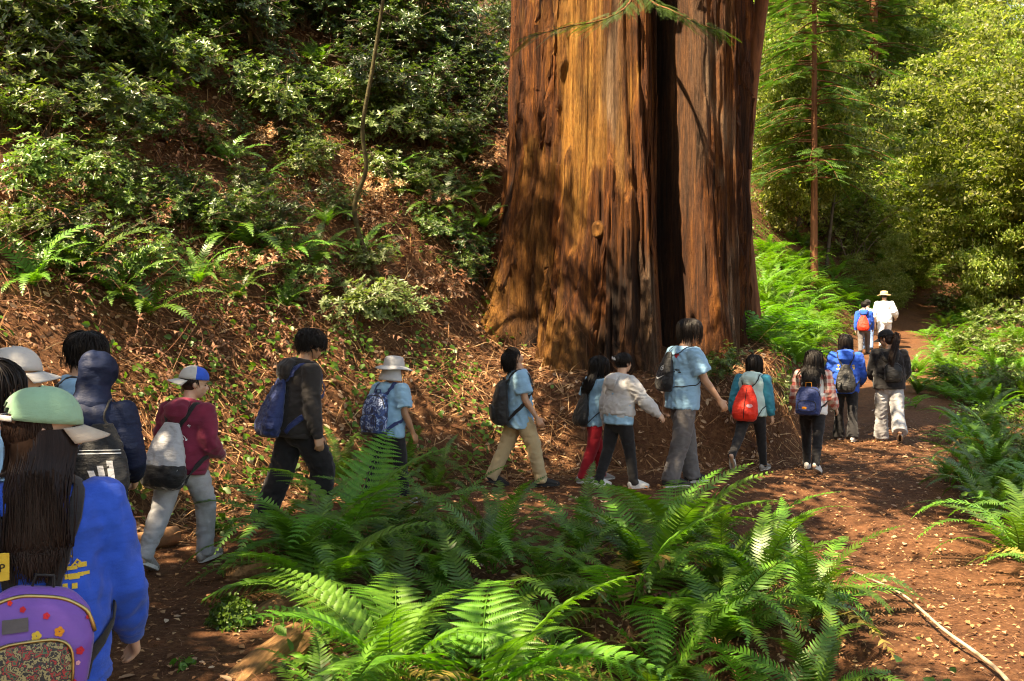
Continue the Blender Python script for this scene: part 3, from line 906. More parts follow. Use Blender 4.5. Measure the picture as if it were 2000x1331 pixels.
        if sleeve == 'long' and nm == 'hoodie':
            V_, F_ = ell_tube([TS((0, 0, (hem - .022) * H)), TS((0, 0, (hem - .010) * H)), TS((0, 0, (hem + .012) * H))], [w[0] * H * bulk + loose * q for q in (.35, .62, .7)], [d[0] * H * bulk + loose * q for q in (.35, .62, .7)], X, 28, (False, False))
            obj('hem_band', py_mesh('hem_band', V_, F_, True, CL[mat]), g)
            for (sh, el, wr_, d1, d2) in A:
                V_, F_ = ell_tube([wr_ - d2 * .022 * H, wr_ - d2 * .006 * H, wr_ + d2 * .014 * H, wr_ + d2 * .018 * H], [.023 * H + loose * .28, .023 * H + loose * .2, .0225 * H + loose * .1, .019 * H], [.023 * H + loose * .28, .023 * H + loose * .2, .0225 * H + loose * .1, .019 * H], X, 14, (False, False))
                obj('cuff', py_mesh('cuff', V_, F_, True, CL[slv_mat or mat]), g)
        if slv_mat:
            for S_ in W: finish(remesh([S_], 0.009, 3), 'sleeve', CL[slv_mat], wr, 13, seed_ + 5, g)
        return g
    if under_top: f.under = top_garment('shirt', under_top[0], under_top[1], under_top[2], 'none', seed + 4)
    if top: f.top = top_garment(top.get('name', 'shirt'), top['mat'], top.get('hem', -.045), top.get('loose', .014), top.get('sleeve', 'short'), seed + 2, top.get('slv_mat'), top.get('wr', .0105))
    # ---- hood
    if hood == 'down':
        hm = CL[top.get('hood_mat', top['mat'])]
        pts = [TS((math.sin(a) * .062 * H, -math.cos(a) * .055 * H + .006 * H, (.295 + .010 * math.cos(a)) * H)) for a in np.radians(np.linspace(-125, 125, 11))]
        Q = [ell_tube(pts, [.018 * H + .012 * H * math.cos(i - 5) * 0 for i in range(11)], [.020 * H] * 11, Vector((0, 0, 1)), 12)]
        Q.append(ell_tube([TS((0, -.070 * H, .298 * H)), TS((0, -.092 * H, .270 * H)), TS((0, -.095 * H, .235 * H)), TS((0, -.088 * H, .20 * H))], [.060 * H, .070 * H, .060 * H, .028 * H], [.022 * H, .028 * H, .024 * H, .012 * H], X, 16))
        f.hood = finish(remesh(Q, 0.010, 4), 'hood', hm, 0.008, 12, seed + 8, f.top)
    elif hood == 'up':
        Q = [ell_ball(HS((0, -.06, .10)), Vector((.44, .52, .50)) * hh, Mh, 22, 14), ell_tube([HS((0, -.12, .1)), HS((0, -.10, -.35)), TS((0, -.01 * H, .275 * H))], [.40 * hh, .40 * hh, .075 * H], [.46 * hh, .42 * hh, .065 * H], X, 18),
             ell_ball(HS((0, -.30, .32)), Vector((.28, .28, .26)) * hh, Mh, 14, 10)]
        f.hood = finish(remesh(Q, 0.010, 4), 'hood', CL[top['mat']], 0.009, 11, seed + 8, f.top)
    # ---- hair
    if hair and hat: hair = dict(hair, hat=True)
    if hair and hood == 'down': hair = dict(hair, hood=True)
    if hair: make_hair(f, hair, rs, HAIR if hairmat is None else hairmat)
    if hat: HATS[hat[0]](f, *hat[1:])
    f.spec = dict(bulk=bulk, X=X)
    f.tree = bvh_of(f.top) if top else None
    return f

def make_hair(f, spec, rs, mat):
    """spec: dict(kind short|bob|long|tail, n, length in head heights, fringe)"""
    hh, HS, Mh = f.hh, f.HS, f.Mh
    kind = spec['kind']; n = int(spec.get('n', 420) * (1.5 if kind == 'short' else 1.2)); ln = spec.get('len', .5); puff = spec.get('puff', .05)
    cen = np.array([0, -.055, .13]); rad = np.array([.375, .455, .40]) * (1 + puff * .6)
    D = []
    while len(D) < n:
        d = rs.normal(0, 1, 3); d /= np.linalg.norm(d)
        face = d[1] > 0.25 and d[2] < 0.50 - 0.25 * (d[1] - .25) + (-.05 if kind == 'short' else 0)
        lowc = d[2] < (-0.35 if d[1] < 0 else -0.05)
        if spec.get('hat') and d[2] > 0.12: continue
        if face or lowc: continue
        D.append(d)
    D = np.array(D)
    k = 7
    P = np.zeros((n, k, 3)); p = cen + D * rad * 0.93; P[:, 0] = p
    L = ln * (rs.uniform(0.42, 1.15, n) if ln > 1.3 else rs.uniform(0.75, 1.2, n))
    down = np.array(Mh.inverted() @ Vector((0, 0, -1.0)))
    crown = np.array([0, -.1, .52])
    vel = (p - crown); vel /= np.maximum(np.linalg.norm(vel, axis=1, keepdims=True), 1e-6)
    jit = rs.normal(0, spec.get('mess', .25), (n, 3))
    if spec.get('fringe', True): vel[D[:, 1] > 0.3] += np.array([0, .35, .0])
    torso_c = np.array(Mh.inverted() @ (f.TS((0, 0, .23 * f.H)) - f.hc)) / hh
    tr = np.array([.125, .098, .09]) * f.H / hh * (1.0 if not spec.get('out') else spec['out'])
    for s in range(1, k):
        q = (p - cen) / rad; nn = q / rad; nn /= np.linalg.norm(nn, axis=1, keepdims=True)
        on_head = (np.linalg.norm(q, axis=1) < 1.15)
        g = vel + jit * 0.6 + down[None] * (0.25 + 0.9 * s / k if kind != 'short' else 0.12 + .3 * s / k)
        tan = g - nn * (g * nn).sum(1, keepdims=True)
        g = np.where(on_head[:, None], tan + nn * (puff * 1.2), down[None] * 1.0 + vel * .12 + jit * .25)
        g /= np.maximum(np.linalg.norm(g, axis=1, keepdims=True), 1e-6)
        p = p + g * (L / (k - 1))[:, None]
        q = (p - cen) / rad; m = np.linalg.norm(q, axis=1)
        p = np.where((m < 1.0)[:, None], cen + q / np.maximum(m, 1e-6)[:, None] * rad, p)
        # keep off the back and shoulders
        if kind in ('long', 'tail'):
            q = (p - torso_c) / tr; m = np.linalg.norm(q, axis=1)
            p = np.where((m < 1.0)[:, None], torso_c + q / np.maximum(m, 1e-6)[:, None] * tr, p)
        if spec.get('hood'):
            hc_ = np.array(Mh.inverted() @ (f.TS((0, -.070 * f.H, .262 * f.H)) - f.hc)) / hh
            hr_ = np.array([.088, .088, .088]) * f.H / hh
            q = (p - hc_) / hr_; m = np.linalg.norm(q, axis=1)
            p = np.where((m < 1.0)[:, None], hc_ + q / np.maximum(m, 1e-6)[:, None] * hr_, p)
        if spec.get('gather') and s > 3: p[:, 0] *= 1 - spec['gather']
        vel = g
        P[:, s] = p
    w = spec.get('w', .022) * np.linspace(1, .12, k)[None] ** .7 * rs.uniform(.6, 1.3, n)[:, None]
    Mn = np.array(Mh)
    W = P @ Mn.T * hh + np.array(f.hc)
    V, F = multi_tube(W, w * hh, 3)
    me = np_mesh('hair', V, F, True)
    # a close skull of hair below the locks
    parts = [ell_ball(HS(cen), Vector(rad * (.90 if spec.get('hat') else .965)) * hh, Mh, 20, 14)]
    if kind in ('bob', 'long', 'tail'): parts.append(ell_tube([HS((0, -.16, .15)), HS((0, -.2, -.2)), HS((0, -.18, -.40))], [.34 * hh, .33 * hh, .25 * hh], [.32 * hh, .26 * hh, .17 * hh], Mh @ Vector((1, 0, 0)), 16))
    else: parts.append(ell_ball(HS((0, -.14, -.08)), Vector((.33, .33, .24)) * hh, Mh, 16, 10))
    if kind == 'long':
        # the mass of hair that falls over the hood and down the back
        o_ = spec.get('out', 1.0); h_ = f.H; hx_ = .050 if spec.get('hood') else 0; e_ = max(.03, .27 - .085 * ln)
        gw_ = spec.get('gw', 1.0); n2 = int(n * .85 * min(1, gw_ * 1.2)); u = rs.normal(0, 1, n2).clip(-2, 2) * .5; dpt = rs.uniform(0, .012, n2)
        K = []
        for c0, c1, c2, c3 in zip(u, rs.normal(0, .008, n2), rs.uniform(-.05, .15, n2), dpt):
            K.append([tuple(f.hc + f.Mt @ Vector((c0 * .36 * hh, (-.38 + .2 * c0 * c0) * hh, .02 * hh))), tuple(f.hc + f.Mt @ Vector((c0 * .40 * hh, (-.45 + .2 * c0 * c0) * hh, -.28 * hh))), tuple(f.TS((c0 * .064 * gw_ * h_ + c1, -(.080 * o_ + hx_) * h_ - c3 + .05 * c0 * c0 * h_ * .5, .262 * h_))), tuple(f.TS((c0 * .055 * gw_ * h_ + c1 * 2, -(.092 * o_ + hx_ * .75) * h_ - c3, .19 * h_))), tuple(f.TS((c0 * .040 * gw_ * h_ + c1 * 3, -(.094 * o_ + hx_ * .3) * h_ - c3, (e_ + c2) * h_)))])
        K = np.array(K); kk = np.linspace(0, 4, 13); i0 = np.minimum(kk.astype(int), 3); fr = (kk - i0)[None, :, None]
        m0, m1 = K[:, i0], K[:, i0 + 1]
        pr, nx_ = K[:, np.maximum(i0 - 1, 0)], K[:, np.minimum(i0 + 2, 4)]
        Q = 0.5 * (2 * m0 + (m1 - pr) * fr + (2 * pr - 5 * m0 + 4 * m1 - nx_) * fr ** 2 + (3 * m0 - pr - 3 * m1 + nx_) * fr ** 3)
        V2, F2 = multi_tube(Q, .0028 * np.linspace(1.1, .15, 13)[None] ** .6 * rs.uniform(.6, 1.4, n2)[:, None] * (1.0 if n > 1000 else 1.5), 3)
        old = me; me = np_mesh('hair', *merge([(V, F), (V2, F2)]), True); bpy.data.meshes.remove(old)
    if kind == 'tail':
        a0 = HS((0, -.5, .18)); a1 = HS((0.05, -.75, .0)); a2 = f.TS((.01, -.115 * f.H, .20 * f.H)); a3 = f.TS((.012, -.125 * f.H, .10 * f.H))
        tl = np.array([tuple(v) for v in (a0, a1, a2, a3)]); c = catmull(tl, 4)
        n2 = 110
        Q = c[None] + rs.normal(0, 1, (n2, 1, 3)) * np.linspace(.012, .028, len(c))[None, :, None] * np.sin(np.linspace(.3, 3.0, len(c)))[None, :, None]
        V2, F2 = multi_tube(Q, .008 * np.linspace(1, .3, len(c))[None] * rs.uniform(.6, 1.2, n2)[:, None], 3)
        old = me; me = np_mesh('hair', *merge([(V, F), (V2, F2)]), True); bpy.data.meshes.remove(old)
    base = remesh(parts, .012, 3)
    bm = bmesh.new(); bm.from_mesh(base); bm.from_mesh(me)
    me2 = bpy.data.meshes.new('hair'); bm.to_mesh(me2); bm.free()
    bpy.data.meshes.remove(base); bpy.data.meshes.remove(me)
    # trim the skull cap off the face
    me2.polygons.foreach_set('use_smooth', np.ones(len(me2.polygons), bool))
    me2.materials.append(mat)
    f.hair = obj('hair', me2, f.root)

# ---- hats
def cap_hat(f, mat, billmat, yaw=0, panel=None, hole=False, tilt=0, logo=None):
    hh = f.hh; M = f.Mh @ Matrix.Rotation(R(yaw), 3, 'Z') @ rotx(R(tilt))
    def CS(p): return f.hc + f.Mh @ (Vector((0, -.05, .13)) * hh) + M @ (Vector(p) * hh)
    rx, ry, rz = .425, .50, .46
    n, m = 72, 9
    V, F, MI = [], [], []
    for i in range(m + 1):
        la = (math.pi / 2) * i / m
        for j in range(n):
            lo = 2 * math.pi * j / n
            fr = max(0, math.sin(lo)) * .05
            seam = 1 - 0.022 * math.exp(-((lo * 3 / math.pi + .5) % 1 - .5) ** 2 / .002)
            c = math.cos(la) ** .8
            V.append(CS((rx * c * math.cos(lo) * seam, (ry + fr) * c * math.sin(lo) * seam, rz * math.sin(la) * (1 + fr) + .02 - .03 * math.sin(lo) * (1 - i / m))))
    for i in range(m):
        for j in range(n):
            if hole and i < 3 and abs(j - 54) < 8 - 2 * i: continue
            p, q = i * n + j, i * n + (j + 1) % n
            F.append((p, q, q + n, p + n)); MI.append(1 if (panel and j < n / 2) else 0)
    me = py_mesh('cap', V, F, True, CL[mat])
    if panel: me.materials.append(CL[panel]); me.polygons.foreach_set('material_index', MI)
    cap = obj('cap', me, f.root)
    sol = cap.modifiers.new('thick', 'SOLIDIFY'); sol.thickness = .004
    V, F = [], []
    for i in range(7):
        t = i / 6
        for j in range(13):
            a = R(-62 + 124 * j / 12)
            r0 = ry + .045
            px_, py_ = rx * 1.0 * math.sin(a), r0 * math.cos(a)
            ext = .37 * t * (math.cos(a * 1.15) ** .7)
            V.append(CS((px_ * (1 + .02 * t), py_ + ext, -.015 - .10 * (math.sin(a) ** 2) * (.4 + t) - .13 * t)))
    for i in range(6):
        for j in range(12):
            p = i * 13 + j; F.append((p, p + 1, p + 14, p + 13))
    b = obj('bill', py_mesh('bill', V, F, True, CL[billmat]), cap)
    sol = b.modifiers.new('thick', 'SOLIDIFY'); sol.thickness = .003
    V, F = ell_ball(CS((0, 0, rz + .025)), Vector((.03, .03, .02)) * hh, M, 10, 6)
    obj('button', py_mesh('button', V, F, True, CL[panel or mat]), cap)
    if hole:
        pts = [CS(((rx + .01) * math.sin(R(a)), -(ry + .008) * math.cos(R(a)), .055)) for a in range(-42, 43, 7)]
        V, F = ell_tube(pts, .04 * hh, .008 * hh, Vector((0, 0, 1)), 8)
        obj('strap', py_mesh('strap', V, F, True, CL['capgrey']), cap)
    if logo:
        for vf, mt, lx, ly, sz in logo:
            tr = bvh_of(cap)
            c = CS((lx, 0, ly)); nrm = M @ Vector((1, 0, 0))
            print_on('emblem', ([(x * sz, y * sz, 0) for x, y, z in vf[0]], vf[1]), tr, c, M @ Vector((0, 1, 0)), M @ Vector((0, 0, 1)), CL[mt], cap, .004, .12)
    f.cap = cap

def brim_hat(f, mat, band, brim=.42, flap=None, drop=.12, crownh=.5):
    hh, M = f.hh, f.Mh
    def CS(p): return f.hc + M @ ((Vector(p) + Vector((0, -.05, .12))) * hh)
    prof = [(.0001, crownh + .02), (.2, crownh + .015), (.36, crownh - .03), (.42, crownh - .12), (.445, .2), (.46, .05), (.455, .0), (.6, -.04), (.46 + brim * .75, -.05 - drop * .6), (.46 + brim, -.07 - drop)]
    n = 40; V, F = [], []
    for r, z in prof:
        for j in range(n):
            a = 2 * math.pi * j / n
            wav = .03 * math.sin(3 * a + 1) * max(0, (r - .46) / brim)
            V.append(CS((r * math.cos(a) * .97, r * math.sin(a) * 1.08, z + wav)))
    for i in range(len(prof) - 1):
        for j in range(n):
            p, q = i * n + j, i * n + (j + 1) % n; F.append((p, q, q + n, p + n))
    hat = obj('hat', py_mesh('hat', V, F, True, CL[mat]), f.root)
    s = hat.modifiers.new('thick', 'SOLIDIFY'); s.thickness = .005
    if band:
        V, F = [], []
        for z in (.06, .24):
            for j in range(n):
                a = 2 * math.pi * j / n; r = .462 if z < .1 else .45
                V.append(CS((r * math.cos(a) * .985, r * math.sin(a) * 1.095, z)))
        F = [(j, (j + 1) % n, n + (j + 1) % n, n + j) for j in range(n)]
        obj('band', py_mesh('band', V, F, True, CL[band]), hat)
    if flap:
        V, F = [], []
        for i in range(7):
            t = i / 6
            for j in range(19):
                a = R(-115 + 230 * j / 18)
                r = .47 + .22 * t ** 1.3 + .02 * math.sin(j * 1.7) * t
                V.append(CS((r * math.sin(a), -r * math.cos(a) * 1.02, .02 - .72 * t)))
        for i in range(6):
            for j in range(18):
                p = i * 19 + j; F.append((p, p + 1, p + 20, p + 19))
        o = obj('neck_flap', py_mesh('neck_flap', V, F, True, CL[flap]), hat)
        s = o.modifiers.new('thick', 'SOLIDIFY'); s.thickness = .004
HATS = dict(cap=cap_hat, brim=brim_hat)

# ---- bags
def strap_path(f, pts, w, th, mat, name, parent, tree, off=.006):
    c = catmull(np.array([tuple(f.TS(p)) for p in pts], float), 5)
    out, xs = [], []
    axis0, axis1 = f.TS((0, 0, 0)), f.TS((0, 0, .29 * f.H))
    d = (axis1 - axis0).normalized()
    for p in c:
        p = Vector(p); h = tree.find_nearest(p)
        nrm = None
        if h[0] is not None:
            nrm = h[1]
            if (p - h[0]).dot(h[1]) < off or (p - h[0]).length < off * 3: p = h[0] + h[1] * off
        out.append(p); xs.append(nrm if nrm is not None else Vector((0, 1, 0)))
    side = []
    for i, p in enumerate(out):
        t = (out[min(i + 1, len(out) - 1)] - out[max(i - 1, 0)]).normalized()
        side.append(t.cross(xs[i]).normalized() if t.cross(xs[i]).length > 1e-4 else Vector((1, 0, 0)))
    V, F = ell_tube(out, w, th, side, 8)
    return obj(name, py_mesh(name, V, F, True, CL[mat]), parent)

def bag(f, label, kind, mat, w, h, d, zc, xo=0.0, strapmat='strap', lower=None, pocket=None, strapw=.018, name='backpack', roll=0, group=None, wr=.006, yo=0.0, sag=0):
    """a bag on a back: sections of a rounded sack between zc-h/2 and zc+h/2 (metres above the hip, along the spine)"""
    H = f.H
    root = empty(name, f.root.location, f.root.rotation_euler.z, label, 'bag', group)
    bulk = f.spec['bulk']; dep = .072 * H * bulk + .016 + yo
    if kind == 'sack': prof = [(0, .62, .62), (.05, .86, .9), (.2, 1.0, 1.0), (.45, .93, .82), (.7, .74, .55), (.88, .52, .34), (1.0, .34, .22)]
    elif kind == 'round': prof = [(0, .75, .7), (.06, .92, .9), (.25, 1.0, 1.0), (.6, 1.0, .92), (.85, .86, .7), (.96, .6, .45), (1.0, .4, .3)]
    else: prof = [(0, .82, .75), (.05, .96, .95), (.25, 1.0, 1.0), (.65, .97, .85), (.88, .85, .62), (.97, .65, .42), (1.0, .45, .3)]
    def BS(p):
        r = Matrix.Rotation(R(roll), 3, 'Y') @ Vector((p[0], 0, p[2]))
        return f.TS((xo + r.x, p[1] - dep, zc + r.z))
    def ring(t, a, b, off=0.0, n=26):
        out = []
        for j in range(n):
            an = 2 * math.pi * j / n
            cx, sy = math.cos(an), math.sin(an)
            e = .62 if kind != 'sack' else .8
            out.append(BS(((abs(cx) ** e) * math.copysign(1, cx) * a * (w / 2 + off), -(d * b) / 2 + (abs(sy) ** e) * math.copysign(1, sy) * b * (d / 2 + off) - sag * (1 - t), -h / 2 + t * h)))
        return out
    T = np.array([q[0] for q in prof]); a_ = [q[1] for q in prof]; b_ = [q[2] for q in prof]
    ts = np.linspace(0, 1, 26); V, F = [], []
    for t in ts: V += ring(t, np.interp(t, T, a_), np.interp(t, T, b_))
    n = 26
    for i in range(len(ts) - 1):
        for j in range(n): F.append((i * n + j, i * n + (j + 1) % n, (i + 1) * n + (j + 1) % n, (i + 1) * n + j))
    F.append(tuple(range(n - 1, -1, -1))); F.append(tuple((len(ts) - 1) * n + j for j in range(n)))
    me = remesh([([tuple(v) for v in V], F)], .010, 3)
    body = finish(me, 'bag_body', CL[mat], wr, 15 if kind == 'sack' else 11, int(w * 999), root, (1.4, 1.4, .7) if kind == 'sack' else (1, 1, 1))
    f.bagtree = bvh_of(body)
    if lower:
        lt, lm = lower; V, F = [], []
        ts = np.linspace(0.0, lt, 9)
        for t in ts: V += ring(t, np.interp(t, T, a_), np.interp(t, T, b_), .008)
        for i in range(len(ts) - 1):
            for j in range(n): F.append((i * n + j, i * n + (j + 1) % n, (i + 1) * n + (j + 1) % n, (i + 1) * n + j))
        F.append(tuple(range(n - 1, -1, -1))); F.append(tuple((len(ts) - 1) * n + j for j in range(n)))
        finish(remesh([([tuple(v) for v in V], F)], .010, 2), 'base_panel', CL[lm], wr, 15, 3, root)
    if pocket:
        pm, pw, ph, pz, pd = pocket
        c = BS((0, -d * .90, -h / 2 + pz * h))
        Mb = f.Mt
        V, F = [], []
        for i, (s_, dd) in enumerate(((1.0, .5), (1.0, -.25), (.94, -.42), (.82, -.5))):
            for j in range(24):
                an = 2 * math.pi * j / 24; cx, sy = math.cos(an), math.sin(an)
                V.append(c + Mb @ Vector(((abs(cx) ** .55) * math.copysign(1, cx) * pw / 2 * s_, dd * pd, (abs(sy) ** .6) * math.copysign(1, sy) * ph / 2 * s_)))
        for i in range(3):
            for j in range(24): F.append((i * 24 + j, i * 24 + (j + 1) % 24, (i + 1) * 24 + (j + 1) % 24, (i + 1) * 24 + j))
        F.append(tuple(72 + j for j in range(24)))
        pk = obj('pocket', py_mesh('pocket', V, F, True, CL[pm]), root)
        zp = [c + Mb @ Vector(((abs(math.cos(an)) ** .55) * math.copysign(1, math.cos(an)) * pw * .485, -.47 * pd, (abs(math.sin(an)) ** .6) * math.copysign(1, math.sin(an)) * ph * .485)) for an in np.radians(np.linspace(-15, 195, 22))]
        V, F = ell_tube(zp, .004, .004, Vector((0, 1, 0)), 6)
        obj('zip', py_mesh('zip', V, F, True, CL['metal' if mat == 'purple' else 'strap']), pk)
    if kind != 'sack':
        zp = []
        for an in np.linspace(-1.35, 1.35, 25):
            t = .93 - .22 * abs(an / 1.35) ** 2.2 - (.12 * max(0, abs(an) - 1.0))
            a, b = np.interp(t, T, a_), np.interp(t, T, b_)
            e = .62; cx, sy = math.sin(an), -math.cos(an)
            zp.append(BS(((abs(cx) ** e) * math.copysign(1, cx) * a * (w / 2 + .003), -(d * b) / 2 + (abs(sy) ** e) * math.copysign(1, sy) * b * (d / 2 + .003), -h / 2 + t * h)))
        V, F = ell_tube(zp, .006, .004, Vector((0, 0, 1)), 6)
        obj('zip', py_mesh('zip', V, F, True, CL['metal' if mat == 'purple' else 'strap']), root)
        V, F = ell_tube([BS((-.03, -.03, h / 2 - .02)), BS((-.022, -.03, h / 2 + .03)), BS((.022, -.03, h / 2 + .03)), BS((.03, -.03, h / 2 - .02))], .009, .004, Vector((0, 1, 0)), 8)
        obj('handle', py_mesh('handle', V, F, True, CL[strapmat]), root)
    # shoulder straps
    zt, zb = zc + h / 2, zc - h / 2
    for s in (-1, 1):
        pts = [(xo + s * w * .16, -dep - .015, zt - .03), (s * .062 * H, -.075 * H, max(zt, .24 * H)), (s * .066 * H, -.01 * H, .292 * H), (s * .074 * H, .07 * H, .245 * H), (s * .088 * H, .085 * H, .16 * H), (s * .115 * H, .03 * H, .09 * H), (xo + s * w * .42, -dep - .02, zb + .05)]
        strap_path(f, pts, strapw, .004, strapmat, 'strap', root, f.tree, .009)
    f.bagBS, f.bagroot, f.bagdim = BS, root, (w, h, d)
    return root

def bag_print(f, name, vf, x, zfrac, mat, s=1.0, off=.004, parent=None):
    w, h, d = f.bagdim
    c = f.bagBS((x, -d * .5, -h / 2 + zfrac * h))
    print_on(name, ([(a * s, b * s, 0) for a, b, _ in vf[0]], vf[1]), f.bagtree, c, f.Mt @ Vector((1, 0, 0)), f.Mt @ Vector((0, 0, 1)), CL[mat], parent or f.bagroot, off, .5)

def back_print(f, name, vf, x, zrel, mat, s=1.0, parent=None, tree=None, off=.004):
    print_on(name, ([(a * s, b * s, 0) for a, b, _ in vf[0]], vf[1]), tree or f.tree, f.TS((x, 0, zrel * f.H)), f.Mt @ Vector((1, 0, 0)), f.Mt @ Vector((0, 0, 1)), CL[mat], parent or f.top, off, .5)
# ------------------------------------------------------------------ the hikers, from the nearest to the farthest
STRIDE = ((24, 5), (-20, 16)); STRIDE_R = ((-20, 16), (24, 5)); SOFT = ((13, 4), (-12, 10)); SOFT_R = ((-12, 10), (13, 4)); STAND = ((3, 3), (-3, 4))
DH = -math.radians(0)
hood_top = lambda m, **k: dict(dict(name='hoodie', mat=m, hem=-.05, loose=.022, sleeve='long'), **k)
tee = lambda m='tee', **k: dict(dict(name='shirt', mat=m, hem=-.06, loose=.02, sleeve='short'), **k)
def bars(seed, n, w, h):
    """short illegible strokes of a worn print"""
    rs = random.Random(seed); parts = []
    for i in range(n):
        x, y = rs.uniform(-w / 2, w / 2), rs.choice([-h / 2, 0, h / 2]) + rs.uniform(-.003, .003)
        bw, bh = rs.uniform(.006, .016), rs.uniform(.004, .008)
        parts.append(([(x - bw, y - bh, 0), (x + bw, y - bh, 0), (x + bw, y + bh, 0), (x - bw, y + bh, 0)], [(0, 1, 2, 3)]))
    return join_vf(parts)
def ring_vf(r, t, a0=0, a1=360, n=24):
    V, F = [], []
    for i in range(n + 1):
        a = R(a0 + (a1 - a0) * i / n)
        V += [(r * math.cos(a), r * math.sin(a), 0), ((r - t) * math.cos(a), (r - t) * math.sin(a), 0)]
    return V, [(2 * i, 2 * i + 2, 2 * i + 3, 2 * i + 1) for i in range(n)]
def flower(r):
    parts = []
    for i in range(5):
        a = 2 * math.pi * i / 5
        V, F = disc_vf(r * .5, r * .5, 10); parts.append(([(x + r * .6 * math.cos(a), y + r * .6 * math.sin(a), 0) for x, y, z in V], F))
    return join_vf(parts)

# 1 girl in the green cap, nearest
f = person('nearest hiker in bright blue hoodie, long dark hair and pale green cap', -1.37, 2.85, 1.56, -28, 1, STRIDE, ((-8, 8, 12), (10, 15, 26)), 5, 0, (88, -4, 0), 1.08,
           top=hood_top('blue', loose=.03, hem=-.07), bottom=('black', 1.1), shoes=('shoeblack', 'sole'), hair=dict(kind='long', n=1900, len=1.05, w=.008, mess=.2, out=1.15, gather=.03, gw=.72), hairmat=HAIRB, hat=('cap', 'green', 'beige', 0, None, True), detail=.007)
back_print(f, 'lettering', arc_text('MMUNITY CE', .16, .036, .16), -.01, .175, 'gold')
back_print(f, 'print', bars(3, 16, .10, .05), .085, .135, 'gold')
bag(f, 'small lilac backpack with floral print on the nearest hiker', 'round', 'purple', .30, .31, .13, .045, -.01, 'strap', pocket=('pocketprint', .21, .16, .34, .04), strapw=.02, wr=.001, roll=10, yo=.012)
rf = random.Random(8)
for i in range(34):
    x_, z_ = rf.uniform(-.14, .14), rf.uniform(.12, .9)
    if abs(x_) < .105 and z_ < .62 or (x_ < -.01 and .62 < z_ < .78): continue
    bag_print(f, 'flower', flower(rf.uniform(.005, .0125)), x_, z_, rf.choice(['redp', 'redp', 'pinkp', 'orange', 'gold', 'bagred']))
bag_print(f, 'label_patch', rect_vf(.062, .034), -.055, .70, 'dgrey', off=.006)
# yellow tag hanging above the bag
tg = f.bagBS((-.12, -.02, .20))
tag_o = empty('luggage_tag', f.root.location, f.root.rotation_euler.z, 'yellow tag lettered in black hanging at the lilac backpack', 'tag')
V, F = ell_tube([tg + f.Mt @ Vector((0, -.03, .035)), tg + f.Mt @ Vector((0, -.03, -.035))], .028, .003, Vector((1, 0, 0)), 12)
plate = obj('plate', py_mesh('plate', V, F, False, CL['gold']), tag_o)
V, F = text_vf('AP', .03)
obj('lettering', py_mesh('lettering', [tg + f.Mt @ Vector((x, -.0345, z - .012)) for x, z, _ in V], F, False, CL['black']), plate)

# 2 dark-haired hiker cut by the left edge
person('dark-haired hiker in a light blue shirt cut by the left edge', -2.02, 3.72, 1.60, 60, 1, SOFT, top=tee(), bottom=('black', 1.0), hair=dict(kind='bob', n=420, len=.9, mess=.2), head=(-15, 0, 0))
# 3 light cap
person('hiker in a pale grey cap and beige top behind the left edge', -2.33, 4.5, 1.63, 70, 1, SOFT_R, top=hood_top('beige'), bottom=('dgrey', 1.1), hair=dict(kind='short', n=260, len=.4), hat=('cap', 'capgrey', 'capgrey', 0))
# 4 boy with black backpack behind the navy jacket
f = person('boy with thick black hair in a light blue shirt behind the navy hood', -2.74, 6.2, 1.69, 75, 1, SOFT, top=tee(), bottom=('black', 1.15), hair=dict(kind='short', n=520, len=.62, puff=.14, mess=.22), head=(15, -6, 0))
bag(f, 'dark grey backpack on the boy behind the navy hooded jacket', 'pack', 'bagblack', .30, .42, .16, .17, 0)
# 5 navy hooded jacket
f = person('hiker in a navy jacket with the hood up', -2.34, 5.5, 1.58, -10, 1, SOFT, ((10, 10, 20), (-4, 13, 62)), 6, 0, (40, -14, 0), 1.08, top=hood_top('navy', name='jacket', loose=.027, hem=-.08, wr=.006), bottom=('black', 1.15), hood='up')
bag(f, 'black drawstring bag with white stripes on the navy jacket', 'sack', 'bagblack', .31, .42, .13, .135, .10, strapw=.006)
for i, hgt_ in enumerate((.045, .07, .095)):
    x0 = -.05 + i * .045
    bag_print(f, 'stripe', poly_vf([(x0, 0), (x0 + .032, 0), (x0 + .012, hgt_), (x0 - .02, hgt_)][::1]), .02, .30, 'dgrey' if False else 'baggrey')
bag_print(f, 'lettering', text_vf('adidas', .075), .02, .155, 'whitep')
bag_print(f, 'piping', rect_vf(.22, .006, 14, 1), 0, .62, 'whitep'); bag_print(f, 'piping', rect_vf(.21, .004, 14, 1), 0, .66, 'whitep'); bag_print(f, 'piping', rect_vf(.22, .006, 14, 1), 0, .09, 'baggrey')

# 6 maroon hoodie
f = person('boy in maroon hoodie and grey trousers with a blue and white backward cap', -2.34, 7.1, 1.42, 18, 1, ((-24, 8), (24, 26)), ((4, 14, 60), (-6, 13, 74)), 6, 0, (50, -10, 0), 1.06,
           top=hood_top('maroon', loose=.026, hem=-.035), bottom=('grey', 1.28, .95), shoes=('shoegrey', 'sole'), hood='down', hair=dict(kind='short', n=240, len=.3, puff=0), hairmat=HAIRB,
           hat=('cap', 'bluep', 'capgrey', 180, 'capgrey', False, 0, [(poly_vf([(-.02, .014), (.02, .014), (.016, -.012), (0, -.002), (-.012, -.014)]), 'whitep', -.30, .16, 1.0)]), footdown=(26, -6), headk=1.05, detail=.009)
back_print(f, 'print', ring_vf(.062, .004, 20, 160), .035, .10, 'whitep'); back_print(f, 'print', ring_vf(.045, .004, 20, 160), .035, .105, 'whitep')
back_print(f, 'print', bars(5, 22, .15, .04), .02, .10, 'whitep')
